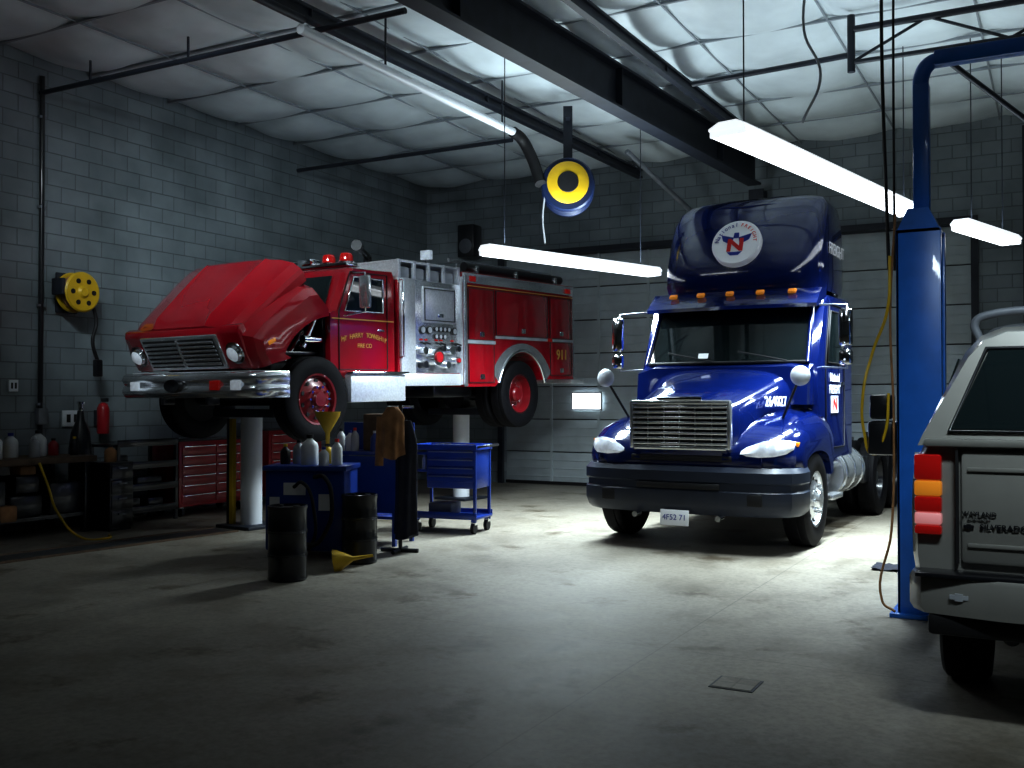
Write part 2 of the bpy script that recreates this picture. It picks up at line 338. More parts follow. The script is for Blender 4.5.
tube(hc,'cord_b',[(-1.25,8.6,5.55),(-1.26,8.6,4.5),(-1.23,8.6,3.2),(-1.2,8.5,2.6)],.014,M_DARK)
tube(hc,'cord_c',[(-1.16,8.6,5.55),(-1.17,8.6,4.5),(-1.17,8.6,2.6)],.010,M_DARK)
# ---------------------------------------------------------------- two post lift
lf=E('two_post_lift',(-.88,7.8,0))
boxes(lf,'base_plate',[((0,0,.015),(.40,.46,.03))],M_LIFT,.005)
boxes(lf,'column',[((-.14,0,1.4),(.02,.34,2.75)),((0,-.16,1.4),(.30,.02,2.75)),((0,.16,1.4),(.30,.02,2.75)),((.14,-.13,1.4),(.02,.06,2.75)),((.14,.13,1.4),(.02,.06,2.75))],M_LIFT,.004)
prism(lf,'column_cap',[(-.15,2.75),(.15,2.75),(.07,2.92),(-.07,2.92)],-.17,.17,M_LIFT,axis='Y')
boxes(lf,'upper_column',[((.01,0,3.37),(.11,.11,.95))],M_LIFT,.01)
tube(lf,'top_bend',[(.01,0,3.8),(.01,0,3.90),(.06,0,3.99),(.16,0,4.02)],.056,M_LIFT)
boxes(lf,'crossbeam',[((1.75,0,4.02),(3.3,.1,.11))],M_LIFT,.01)
boxes(lf,'carriage',[((.07,0,.5),(.2,.24,.7))],M_BLACK,.01)
boxes(lf,'swing_arm',[((.0,.45,.2),(.12,.6,.1))],M_LIFT,.01)
boxes(lf,'second_column',[((3.5,0,1.4),(.3,.34,2.75)),((3.4,0,3.4),(.11,.11,1.3)),((3.5,0,.015),(.5,.5,.03))],M_LIFT,.01)
tube(lf,'hydraulic_hose',[(-.16,-.1,2.9),(-.2,-.1,2.2),(-.18,-.1,1.4),(-.2,-.1,.6),(-.26,-.15,.1),(-.16,-.25,.05)],.009,M_BROWN)
boxes(lf,'power_unit',[((-.27,.05,1.27),(.2,.2,.25)),((-.28,.05,1.5),(.16,.16,.18))],M_BLACK,.02)
boxes(lf,'label',[((0,-.175,1.1),(.06,.004,.16))],M_LGREY)
tube(lf,'yellow_cord',[(-.2,-.1,2.6),(-.22,-.1,2.2),(-.34,0,1.9),(-.40,-.05,1.6),(-.40,0,1.3),(-.34,0,1.15),(-.25,-.05,1.3),(-.22,-.05,1.6)],.011,M_YEL)
# ---------------------------------------------------------------- BLUE SEMI TRUCK
T=E('semi_truck',(-3.42,10.9,0),(0,0,math.radians(-2)))
def bumper_plan(hw,dep):
    out=[(-hw,.55-1),( -hw,-.72),(-hw*.94,-.88),(-hw*.8,-.99),(-hw*.5,-1.05),(0,-1.07),(hw*.5,-1.05),(hw*.8,-.99),(hw*.94,-.88),(hw,-.72),(hw,-.45)]
    inn=[(x*.9,min(y+dep,-.45)) for x,y in reversed(out)]
    return out+inn
rings=[]
for z,sc,dy in ((.38,.95,.05),(.42,.98,.02),(.5,1,0),(.62,1,.0),(.64,.985,.02),(.7,.985,.02),(.72,1,0),(.82,1,0),(.87,.97,.03)):
    rings.append([(x*sc,y+dy,z) for x,y in bumper_plan(1.2,.12)])
loft(T,'bumper',rings,M_BUMP,ang=.5)
boxes(T,'bumper_slots',[((-.0,-1.06,.67),(.9,.03,.06)),((-.72,-1.015,.55),(.3,.03,.12)),((.72,-1.015,.55),(.3,.03,.12))],M_DARK,.01)
cyls(T,'tow_hooks',[((x,-1.0,.36),(x,-1.12,.36),.03) for x in (-.45,.45)],M_CHROME,12)
pt=E('license_plate_holder',(-.02,-1.09,.345),(math.radians(-4),0,0),T)
box(pt,'plate',(0,0,0),(.31,.01,.16),M_TXTW,.004); text(pt,'plate_text','4F52 71',(0,-.008,0),F_FRONT,.08,M_TXTB,.001)
rings=[]
for y,hw,zt,zb in ((-.97,.50,1.48,.95),(-.93,.56,1.53,.9),(-.75,.62,1.61,.9),(-.4,.68,1.72,.9),(0,.76,1.84,.9),(.35,.88,1.93,.9),(.55,.96,1.97,.9)):
    pts=[(-hw,y,zb)]
    for i in range(15):
        a=PI-PI*i/14; c,s=math.cos(a),math.sin(a)
        pts.append((hw*math.copysign(abs(c)**.55,c),y,zt-.42+.42*abs(s)**.6))
    pts.append((hw,y,zb)); rings.append(pts)
loft(T,'hood',rings,M_BLUE,ang=.8)
def fender(sgn):
    base=[(-.93,.84),(-.97,.95),(-.93,1.08),(-.8,1.2),(-.6,1.31),(-.3,1.39),(0,1.44),(.35,1.49),(.58,1.50),(.68,1.42),(.7,1.1),(.68,.75)]
    for i in range(13):
        a=math.radians(22+136*i/12); base.append((.02+.62*math.cos(a),.5+.62*math.sin(a)))
    rings=[]
    for x,dz,dy in ((.45,-.0,-.02),(.75,.0,0),(.95,.05,.06),(1.07,.12,.14),(1.14,.22,.24),(1.17,.34,.36)):
        r=[]
        for y,z in base:
            k=max(0,min(1,(z-.95)/.55)); f=max(0,min(1,(-y-.45)/.5))
            r.append((sgn*x,y+dy*f,z-dz*k))
        rings.append(r)
    loft(T,'fender_%s'%('l' if sgn>0 else 'r'),rings,M_BLUE,ang=.7)
    hl=[]
    for t,zl,zu in ((0,1.01,1.04),(.12,.985,1.075),(.4,.975,1.115),(.7,.985,1.13),(.9,1.01,1.13),(1,1.05,1.12)):
        x=.64+.47*t; yb=-.975+ (0 if x<.9 else ((x-.9)/.22)**1.6*.26)
        hl.append([(sgn*x,yb-.0,zl),(sgn*x,yb-.022,(zl+zu)/2-.02),(sgn*x,yb+.02,zu),(sgn*x,yb+.15,zu+.02),(sgn*x,yb+.15,zl)])
    loft(T,'headlight_%s'%('l' if sgn>0 else 'r'),hl,M_HEAD,ang=.9)
    boxes(T,'marker',[((sgn*1.12,-.63,1.1),(.04,.1,.05))],M_AMBER,.01)
fender(1); fender(-1)
boxes(T,'grille_frame',[((0,-.985,1.525),(1.1,.07,.05)),((0,-.985,1.055),(1.02,.07,.045)),((-.53,-.985,1.29),(.05,.07,.50)),((.53,-.985,1.29),(.05,.07,.50))],M_CHB,.02)
boxes(T,'grille_bars',[((0,-1.0,1.10+.054*i),(1.03,.045,.030)) for i in range(8)],M_CHB,.012)
boxes(T,'grille_posts',[((x,-.99,1.29),(.015,.02,.46)) for x in (-.35,-.17,0,.17,.35)],M_CHROME)
box(T,'grille_back',(0,-.965,1.29),(1.05,.02,.48),M_DARK)
box(T,'hood_badge',(0,-1.02,1.565),(.5,.03,.04),M_CHROME,.012)
boxes(T,'valance_slot',[((0,-.965,.95),(1.1,.04,.06))],M_DARK,.01)
box(T,'valance',(0,-.93,.93),(1.7,.06,.16),M_BLUE,.02)
text(T,'unit_number','264027',(.775,-.19,1.53),(math.radians(84),0,math.radians(76)),.15,M_TXTW,.004,1.0,.002)
def cabprof(inset,zi=0):
    return [(.62+inset*.2,.85),(.50+inset*.3,1.4),(.42+inset,1.93),(.60+inset,2.3),(.80+inset,2.68),(.95+inset,2.80-zi),(2.12-inset*.3,2.82-zi),(2.14,2.6),(2.14,.85)]
loft(T,'cab',[[(x,y,z) for y,z in cabprof(i_,zi)] for x,i_,zi in ((-1.06,.16,.12),(-1.04,.08,.04),(-.85,.0,0),(0,-.04,-.02),(.85,0,0),(1.04,.08,.04),(1.06,.16,.12))],M_BLUE,ang=.6)
def wpt(x,t):
    cur=.09*(abs(x)/.93)**2.2
    y=.355+cur+.36*t; z=1.98+.66*t
    return (x*(1-.04*t),y-.02,z)
bm=bmesh.new(); N=14; G=[[bm.verts.new(wpt(-.93+1.86*i/N,j/4)) for j in range(5)] for i in range(N+1)]
for i in range(N):
    for j in range(4): bm.faces.new((G[i][j],G[i+1][j],G[i+1][j+1],G[i][j+1]))
r=bmesh.ops.solidify(bm,geom=list(bm.faces),thickness=.02)
fin(bm,'windshield',T,M_GLASS)
tube(T,'windshield_seal',[wpt(-.94,0),wpt(-.5,0),wpt(0,0),wpt(.5,0),wpt(.94,0)],.018,M_DARK)
tube(T,'windshield_seal_top',[wpt(-.94,1),wpt(-.5,1),wpt(0,1),wpt(.5,1),wpt(.94,1)],.018,M_DARK)
for s in (1,-1): tube(T,'pillar',[wpt(.955*s,-.02),wpt(.955*s,.5),wpt(.955*s,1)],.03,M_BLUE)
quad(T,'inspection_sticker',[(-.28,.315,2.03),(-.16,.315,2.03),(-.16,.345,2.09),(-.28,.345,2.09)],M_TXTW)
cyls(T,'wipers',[(( -.1,.29,1.99),(-.65,.33,2.10),.01),((.75,.33,1.99),(.2,.3,2.10),.01)],M_DARK,8)
cw=((.2,1.5),(.25,1.86),(.5,1.95),(.6,1.5)); cw2=((.2,1.5),(.22,1.92),(.5,1.99),(.6,1.5))
loft(T,'cowl',[[(x,y,z) for y,z in c] for x,c in ((-1.0,cw),(-.8,cw2),(.8,cw2),(1.0,cw))],M_BLUE)
rings=[]
for x in (-1.02,-.8,-.4,0,.4,.8,1.02):
    c=.10*(abs(x)/1.0)**2.2
    rings.append([(x,.48+c,2.60),(x,.46+c,2.64),(x,.72+c,2.84),(x,.95+c,2.86),(x,.9+c,2.7)])
loft(T,'sun_visor',rings,M_BLUE)
for i,x in enumerate((-.72,-.36,0,.36,.72)):
    c=.10*(abs(x))**2.2
    box(T,'marker_light_%d'%i,(x,.63+c,2.80),(.10,.07,.04),M_AMBER,.016,rot=(math.radians(38),0,0))
rings=[]
for z,hw,yf in ((2.84,.98,.86),(2.95,1.0,.82),(3.2,1.0,.86),(3.5,.99,.97),(3.75,.97,1.10),(3.92,.93,1.26),(4.02,.87,1.42),(4.08,.74,1.58)):
    yb=2.14
    ring=[]
    for i in range(48):
        a=2*PI*i/48; c,s=math.cos(a),math.sin(a)
        xx=hw*math.copysign(abs(c)**.42,c); yy=(yf+yb)/2+(yb-yf)/2*math.copysign(abs(s)**(.5 if s<0 else .15),s)
        ring.append((xx,yy,z))
    rings.append(ring)
loft(T,'roof_fairing',rings,M_BLUE,ang=.9)
tube(T,'fairing_panel_line',[(-.70,.96,2.98),(-.68,1.0,3.3),(-.64,1.2,3.78),(-.45,1.29,3.91),(0,1.27,3.93),(.45,1.29,3.91),(.64,1.2,3.78),(.68,1.0,3.3),(.70,.96,2.98)],.014,M_BLUE)
lg=E('logo',(0,.895,3.43),(math.radians(-23),0,0),T); lg.scale=(.94,1,.94)
lathe(lg,'disc',[(0,-.035),(.31,-.035),(.32,-.02),(.32,.06)],M_TXTW,'Y',seg=48)
text(lg,'logo_n','N',(0,-.045,-.06),F_FRONT,.24,M_TXTR,.004,1.2,.010)
for s in (-1,1):
    quad(lg,'wing',[(s*.03,-.041,.06),(s*.20,-.041,.11),(s*.17,-.041,.02),(s*.10,-.041,-.02),(s*.05,-.041,-.02)],M_TXTB)
quad(lg,'wing_c',[(-.1,-.042,-.15),(.1,-.042,-.15),(.05,-.042,-.20),(-.05,-.042,-.20)],M_TXTB)
quad(lg,'bird_head',[(-.04,-.042,.05),(.04,-.042,.05),(.03,-.042,.13),(-.03,-.042,.13)],M_TXTB)
for i,ch in enumerate('National'):
    a=math.radians(174-i*11.5); text(lg,'c%d'%i,ch,(.245*math.cos(a),-.042,.245*math.sin(a)),(PI/2,-(a-PI/2),0),.08,M_TXTB,.002)
for i,ch in enumerate('FREIGHT'):
    a=math.radians(76-i*12.5); text(lg,'d%d'%i,ch,(.245*math.cos(a),-.042,.245*math.sin(a)),(PI/2,-(a-PI/2),0),.065,M_TXTR,.002)
text(T,'fairing_side_text','FREIGHT',(1.0,1.65,3.35),F_SIDE,.2,M_TXTW,.003)
for s in (1,-1):
    X=1.068*s
    quad(T,'side_window',[(X,.85,1.98),(X,1.62,1.98),(X,1.62,2.58),(X,1.02,2.58)],M_GLASS)
    tube(T,'window_seal',[(X,.85,1.98),(X,1.62,1.98),(X,1.62,2.58),(X,1.02,2.58)],.014,M_DARK,False,True)
    tube(T,'door_line',[(X,.78,1.0),(X,.78,2.0),(X,.98,2.66),(X,1.7,2.66),(X,1.7,1.0)],.008,M_DARK,False,True)
    box(T,'door_handle',(X,1.58,1.75),(.03,.15,.04),M_CHROME,.01)
    text(T,'door_text','National\nFREIGHT',(X+.006*s,1.2,1.74),(PI/2,0,s*PI/2),.14,M_TXTW,.001,1,.003)
    box(T,'door_sign',(X,1.2,1.5),(.008,.34,.2),M_TXTW); text(T,'door_text_r','N',(X+.008*s,1.2,1.5),(PI/2,0,s*PI/2),.2,M_TXTR,.001,1.3,.004)
    mx=1.36*s
    box(T,'mirror_main',(mx,.46,2.35),(.15,.09,.42),M_CHROME,.04)
    box(T,'mirror_convex',(mx,.46,2.02),(.15,.09,.18),M_CHROME,.04)
    tube(T,'mirror_bracket',[(1.04*s,.62,2.62),(mx,.52,2.60),(mx,.52,1.90),(1.06*s,.66,1.92)],.012,M_STEEL2,False)
    lathe(T,'hood_mirror',[(0,-.045),(.06,-.035),(.10,-.005),(.105,.01),(.08,.03),(0,.05)],M_LGREY,'Y',loc=(1.10*s,-.45,1.80),seg=24)
    tube(T,'hood_mirror_stalk',[(1.08*s,-.43,1.76),(1.0*s,-.38,1.6),(.88*s,-.3,1.36)],.014,M_DARK)
    boxes(T,'steps',[((1.0*s,1.0,.45),(.3,.5,.06)),((.95*s,1.0,.8),(.3,.5,.06))],M_ALU,.01)
    cyl(T,'fuel_tank',(.85*s,1.35,.68),(.85*s,2.55,.68),.29,M_ALU,seg=32)
    cyls(T,'tank_straps',[((.85*s,y,.68),(.85*s,y+.06,.68),.3) for y in (1.5,1.95,2.4)],M_CHROME,32)
    box(T,'fairing_skirt',(1.03*s,.85,.75),(.05,.36,.35),M_BLUE,.02)
    wheel(T,'front_wheel',(1.03*s,0,.5),.5,.27,s,M_ALU)
    for y in (3.45,4.55):
        wheel(T,'drive_wheel',(1.05*s,y,.5),.5,.25,s,M_BLACK,True)
    pts=[(4.55+.58*math.cos(math.radians(10+75*i/8)),.5+.58*math.sin(math.radians(10+75*i/8))) for i in range(9)]
    prism(T,'rear_fender',pts+[(y,z-.02) for y,z in reversed(pts)],.7*s,1.18*s,M_BLACK)
    box(T,'mud_flap',(.95*s,5.12,.5),(.55,.015,.6),M_DARK)
boxes(T,'frame_rails',[((.43,2.05,.85),(.09,6.0,.28)),((-.43,2.05,.85),(.09,6.0,.28)),((0,5.0,.85),(.8,.1,.2)),((0,2.6,.85),(.8,.1,.2))],M_BLACK,.01)
cyls(T,'axles',[((-.95,y,.5),(.95,y,.5),.09) for y in (0,3.45,4.55)],M_BLACK)
box(T,'engine_block',(0,.0,.95),(.7,1.6,.75),M_ENG,.05)
box(T,'fifth_wheel',(0,4.0,1.08),(.95,.9,.07),M_ENG,.02); prism(T,'fifth_ramp',[(4.4,1.05),(4.9,.95),(4.9,1.0),(4.4,1.11)],-.3,.3,M_ENG)
boxes(T,'deck_plate',[((0,2.65,1.02),(.95,.9,.03))],M_TREAD)
cyls(T,'exhaust_stack',[((.8,2.3,.9),(.8,2.3,2.2),.11),((.8,2.3,2.2),(.8,2.3,2.9),.065)],M_CHROME)
box(T,'battery_box',(.9,2.83,.65),(.4,.3,.35),M_BLACK,.02)
tube(T,'air_lines',[(0,2.2,1.8),(.1,2.6,1.6),(-.1,3.0,1.4),(.05,3.5,1.2)],.02,M_DARK)
# ---------------------------------------------------------------- FIRE TRUCK
FT=E('fire_truck',(-8.69,9.22,1.06),(math.radians(1.1),0,math.radians(-6)))
wheel(FT,'front_wheel',(1.03,0,.5),.5,.27,1,M_RIM); wheel(FT,'front_wheel_far',(-1.03,0,.5),.5,.27,-1,M_RIM)
wheel(FT,'rear_wheel',(1.03,4.2,.5),.5,.25,1,M_RIM,True); wheel(FT,'rear_wheel_far',(-1.03,4.2,.5),.5,.25,-1,M_RIM,True)
cyls(FT,'axles',[((-.95,0,.5),(.95,0,.5),.08),((-.95,4.2,.5),(.95,4.2,.5),.1),((0,4.0,.5),(0,4.45,.5),.22)],M_BLACK)
boxes(FT,'frame_rails',[((.43,2.2,.7),(.08,6.2,.22)),((-.43,2.2,.7),(.08,6.2,.22))]+[((0,y,.7),(.8,.08,.16)) for y in (1,2,3,5)],M_BLACK,.01)
cyls(FT,'driveshaft',[((0,.5,.62),(0,4,.55),.05)],M_ENG)
box(FT,'transmission',(0,.6,.62),(.45,.9,.4),M_ENG,.08); cyl(FT,'muffler',(-.75,.8,.62),(-.75,1.9,.62),.13,M_ENG); box(FT,'belly_tank',(0,3.0,.62),(1.6,.9,.3),M_BLACK,.05)
pl=[(-1.22,-.62),(-1.22,-.88),(-1.10,-1.0),(1.10,-1.0),(1.22,-.88),(1.22,-.50),(1.14,-.50),(1.14,-.86),(1.06,-.92),(-1.06,-.92),(-1.14,-.86),(-1.14,-.62)]
def bo(y,k): return y+k*(y<-.8)
loft(FT,'bumper',[[(x,bo(y,.03),.53) for x,y in pl],[(x*1.005,bo(y,-.01),.56) for x,y in pl],[(x*1.01,bo(y,-.03),.61) for x,y in pl],[(x*1.005,bo(y,-.015),.66) for x,y in pl],[(x*.998,bo(y,.015),.68) for x,y in pl],[(x*1.005,bo(y,-.01),.70) for x,y in pl],[(x*1.01,bo(y,-.03),.75) for x,y in pl],[(x*1.005,bo(y,-.01),.80) for x,y in pl],[(x,bo(y,.03),.82) for x,y in pl]],M_CHB,ang=.9)
box(FT,'bumper_deck',(0,-.77,.82),(2.1,.3,.02),M_TREAD)
lathe(FT,'siren_speaker',[(0,-.02),(.03,-.04),(.09,-.06),(.1,-.03),(.1,0)],M_BLACK,'Y',loc=(-.1,-1.02,.67)).scale=(1.5,1,.8)
for x in (-.85,.6,.95):
    box(FT,'bumper_light',(x,-1.03,.67),(.16,.03,.11),M_HEAD if x!=.6 else M_REDL,.01)
boxes(FT,'tow_eyes',[((x,-.9,.49),(.06,.16,.08)) for x in (-.4,.4)],M_BLACK,.01)
HD=E('hood_assembly',(0,-.80,.88),(math.radians(27),0,0),FT)
rings=[]
for y,hw,zt,zs in ((-.02,.92,.52,.36),(.1,.95,.60,.42),(.5,1.0,.72,.52),(.9,1.04,.83,.62),(1.10,1.06,.87,.66)):
    pts=[(-hw,y,zs-.1)]
    for x_,t in ((-1,0),(-.98,.25),(-.90,.62),(-.72,.86),(-.55,.95),(-.50,1.03),(-.44,.98),(-.2,.99),(0,1.0),(.2,.99),(.44,.98),(.50,1.03),(.55,.95),(.72,.86),(.90,.62),(.98,.25),(1,0)):
        pts.append((hw*x_,y,zs+(zt-zs)*t))
    pts+= [(hw,y,zs-.1)]
    inner=[(x*.95,y,z-.03) for x,y,z in reversed(pts)]
    rings.append(pts+inner)
loft(HD,'hood_shell',rings,M_RED,ang=.35)
prism(HD,'nose_panel',[(-.02,.50),(-.06,.44),(-.07,.0),(.04,-.03),(.08,.3),(.06,.5)],-1.02,1.02,M_RED,.02)
box(HD,'grille_surround',(0,-.085,.23),(1.36,.04,.42),M_CHB,.03)
box(HD,'grille_recess',(0,-.10,.23),(1.26,.02,.34),M_DARK)
boxes(HD,'grille_bars',[((0,-.115,.10+.052*i),(1.24,.02,.030)) for i in range(6)]+[((0,-.118,.23),(.04,.02,.34))],M_CHB,.005)
for s in (1,-1):
    lathe(HD,'headlight',[(0,-.06),(.06,-.05),(.09,-.03),(.1,0),(.13,.0),(.135,.03),(.1,.06)],M_CHROME,'Y',loc=(.86*s,-.08,.2))
    lathe(HD,'headlight_lens',[(0,-.075),(.05,-.068),(.085,-.04)],M_HEAD,'Y',loc=(.86*s,-.08,.2))
    base=[(-.04,-.02),(-.06,.2),(-.03,.42),(.2,.50),(.6,.56),(.95,.60),(1.08,.56),(1.16,.30)]
    for i in range(11):
        a=math.radians(58+94*i/10); base.append((.8+.62*math.cos(a),-.38+.62*math.sin(a)))
    rg=[]
    for x,dz,dy in ((.80,0,0),(1.0,.03,.0),(1.13,.09,.05),(1.18,.18,.12)):
        rg.append([(s*x,y+(dy if y<.3 else 0),z-dz*max(0,min(1,z/.45))) for y,z in base])
    loft(HD,'fender',rg,M_RED,ang=.5)
    box(HD,'fender_marker',(1.17*s,.2,.2),(.03,.12,.05),M_AMBER,.01)
box(FT,'engine_block',(0,-.1,1.0),(.62,1.0,.6),M_ENG,.06)
boxes(FT,'engine_parts',[((.2,-.2,1.4),(.35,.6,.22)),((-.2,.0,1.36),(.25,.7,.2)),((.5,.1,1.05),(.25,.3,.3)),((.62,-.2,.95),(.2,.25,.25)),((.6,.12,1.4),(.22,.2,.3))],M_ENG,.03)
cyls(FT,'air_filter',[((.35,.05,1.62),(.72,.05,1.62),.13),((-.3,-.45,1.3),(.3,-.45,1.3),.09)],M_BLACK)
cyls(FT,'engine_pipes',[((.55,-.4,1.0),(.5,.15,1.5),.04),((.7,-.1,.95),(.7,.2,1.3),.03),((.3,-.5,1.2),(.8,-.2,1.35),.035),((.9,.0,1.1),(.9,.2,1.45),.045),((.96,-.05,1.2),(.96,.22,1.2),.05)],M_CHROME,12)
boxes(FT,'firewall',[((0,.26,1.25),(2.0,.03,.7))],M_BLACK)
box(FT,'radiator',(0,-.60,1.1),(.9,.1,.6),M_BLACK,.01)
tube(FT,'heater_hose',[(.4,-.5,1.4),(.6,-.2,1.55),(.7,.05,1.45),(.6,.2,1.3)],.03,M_DARK)
boxes(FT,'inner_wheel_well',[((.66,0,1.04),(.5,.9,.04)),((-.66,0,1.04),(.5,.9,.04))],M_BLACK,.01)
def fcab(i):
    return [(.28,.85),(.28,1.52),(.30+i,1.55),(.52+i,2.02),(.62+i,2.10-i*.3),(1.38,2.12-i*.3),(1.42,2.0),(1.42,.7),(.6,.7)]
loft(FT,'cab',[[(x,y,z) for y,z in fcab(i)] for x,i in ((-1.08,.08),(-1.02,.02),(0,0),(1.02,.02),(1.08,.08))],M_RED,ang=.5)
quad(FT,'windshield',[(-.95,.30,1.58),(.95,.30,1.58),(.90,.495,1.99),(-.90,.495,1.99)],M_GLASS,-.012)
box(FT,'windshield_post',(0,.385,1.78),(.03,.03,.44),M_RED,.005,rot=(math.radians(-25),0,0))
for s in (1,-1):
    X=1.087*s
    quad(FT,'door_window',[(X,.52,1.56),(X,1.2,1.56),(X,1.2,1.98),(X,.68,1.98)],M_GLASS)
    tube(FT,'window_trim',[(X,.52,1.56),(X,1.2,1.56),(X,1.2,1.98),(X,.68,1.98)],.014,M_CHROME,False,True)
    tube(FT,'door_line',[(X,.42,.85),(X,.42,1.55),(X,.62,2.04),(X,1.28,2.04),(X,1.28,.85)],.007,M_DARK,False,True)
    tube(FT,'gold_stripe',[(X,.3,1.46),(X,1.4,1.46)],.008,M_GOLD,False)
    box(FT,'door_handle',(X,1.15,1.34),(.03,.12,.03),M_CHROME,.008)
    for i,ch in enumerate('MT HARRY TOWNSHIP'):
        t=(i-8)/8; text(FT,'dt%d'%i,ch,(X+.004*s,.86+s*t*.38,1.27-.06*t*t),(PI/2-0,s*0,s*PI/2),.085,M_GOLD,.002,.9)
    text(FT,'door_text','FIRE CO',(X+.004*s,.86,1.14),(PI/2,0,s*PI/2),.075,M_GOLD,.002,.95)
    box(FT,'mirror',(1.33*s,.62,1.78),(.17,.06,.40),M_CHB,.03)
    tube(FT,'mirror_bracket',[(1.07*s,.66,2.02),(1.33*s,.62,2.01),(1.33*s,.62,1.54),(1.07*s,.52,1.5)],.013,M_CHROME,False)
    box(FT,'running_board',(.97*s,1.02,.62),(.42,1.0,.34),M_TREAD,.015)
    box(FT,'step_lip',(1.0*s,1.02,.81),(.46,1.04,.03),M_CHROME,.01)
LB=E('light_bar',(0,.80,2.16),(0,0,0),FT)
box(LB,'bar_base',(0,0,-.005),(1.9,.2,.05),M_CHROME,.01)
for i,x in enumerate((-.85,-.55,-.2,.2,.55,.85)):
    if i in (2,3): box(LB,'speaker',(x,0,.06),(.22,.18,.09),M_CHROME,.01)
    else:
        lathe(LB,'beacon',[(.085,.03),(.085,.10),(.07,.135),(.04,.15),(0,.15)],M_REDL,'Z',loc=(x,0,0),seg=24); lathe(LB,'beacon_base',[(.1,.02),(.1,.035),(.09,.04)],M_CHROME,'Z',loc=(x,0,0),seg=24)
boxes(LB,'air_horn',[((.62,.28,0.0),(.08,.4,.06))],M_CHROME,.02)
box(FT,'pump_house',(0,2.12,1.35),(2.2,1.30,1.35),M_RED,.01)
for s in (1,-1):
    X=1.105*s
    box(FT,'pump_panel',(X,2.2,1.42),(.03,1.12,1.22),M_ALU,.006)
    box(FT,'side_kick_panel',(X+.01*s,1.64,1.42),(.04,.28,1.24),M_TREAD,.006)
    box(FT,'lower_panel',(X,2.1,.72),(.05,1.3,.16),M_TREAD,.006)
    box(FT,'upper_locker',(X+.02*s,2.28,1.72),(.03,.7,.48),M_TREAD,.01); tube(FT,'locker_edge',[(X+.04*s,1.96,1.51),(X+.04*s,2.6,1.51),(X+.04*s,2.6,1.93),(X+.04*s,1.96,1.93)],.008,M_DARK,False,True); box(FT,'locker_latch',(X+.045*s,2.28,1.58),(.02,.12,.05),M_CHROME,.008)
    L=[]; L2=[]
    for (y,z,r) in ((1.92,1.38,.055),(2.06,1.38,.055),(2.2,1.40,.035),(2.29,1.40,.035),(2.38,1.40,.035),(2.47,1.40,.035),(2.2,1.30,.035),(2.29,1.30,.035),(2.38,1.30,.035),(2.6,1.38,.05)):
        L.append(((X,y,z),(X+.04*s,y,z),r)); L2.append(((X+.03*s,y,z),(X+.045*s,y,z),r*.75))
    cyls(FT,'gauges',L,M_BLACK); cyls(FT,'gauge_faces',L2,M_LGREY)
    cyls(FT,'intake_ports',[((X,2.12,1.02),(X+.14*s,2.12,1.02),.11),((X,2.45,1.12),(X+.12*s,2.45,1.12),.06),((X,1.88,1.1),(X+.12*s,1.88,1.1),.05),((X,2.6,.98),(X+.1*s,2.6,.98),.05),((X,2.38,.92),(X+.1*s,2.38,.92),.05)],M_CHROME)
    cyls(FT,'port_caps',[((X+.13*s,2.12,1.02),(X+.16*s,2.12,1.02),.07),((X+.1*s,2.6,.98),(X+.12*s,2.6,.98),.03)],M_REDD)
    cyls(FT,'port_caps_black',[((X,1.88,.92),(X+.12*s,1.88,.92),.05),((X,2.3,1.14),(X+.10*s,2.3,1.14),.04),((X,2.62,1.14),(X+.10*s,2.62,1.14),.04)],M_BLACK)
    cyls(FT,'valve_levers',[((X,y,1.22),(X+.1*s,y,1.19),.012) for y in (1.9,2.0,2.22,2.32,2.56,2.66)],M_DARK,8)
    boxes(FT,'panel_labels',[((X+.02*s,y,1.25),(.006,.06,.02)) for y in (1.9,2.0,2.22,2.32,2.56)],M_REDL)
    tube(FT,'grab_rail',[(X,1.5,1.0),(X+.07*s,1.5,1.02),(X+.07*s,1.5,2.0),(X,1.5,2.02)],.016,M_CHROME,False)
boxes(FT,'crosslay_frame',[((0,1.5,2.12),(2.2,.04,.3)),((0,2.75,2.12),(2.2,.04,.3)),((0,2.12,2.26),(2.22,1.3,.03)),((0,2.12,2.02),(2.22,1.3,.03))]+[((sx*1.09,y,2.15),(.04,.05,.26)) for sx in (-1,1) for y in (1.5,1.8,2.1,2.42,2.75)],M_TREAD,.004)
boxes(FT,'folded_hose',[((0,y,2.12),(2.12,.22,.16)) for y in (1.65,1.95,2.27,2.58)],M_LGREY,.03)
cyls(FT,'deck_gun',[((0,2.1,2.27),(0,2.1,2.45),.06),((0,2.1,2.45),(.3,1.6,2.50),.05),((.3,1.6,2.50),(.36,1.5,2.52),.075)],M_BLACK)
box(FT,'scene_light',(.9,2.3,2.42),(.16,.08,.13),M_HEAD,.01); cyl(FT,'scene_light_post',(.9,2.3,2.25),(.9,2.3,2.36),.015,M_CHROME)
o=[(2.78,.62),(2.78,2.22),(5.68,2.22),(5.68,.72),(4.9,.72)]
for i in range(13):
    a=math.radians(20+140*i/12); o.append((4.2+.60*math.cos(a),.5+.62*math.sin(a)))
o+=[(3.5,.62)]
prism(FT,'body',o,-1.17,1.17,M_RED)
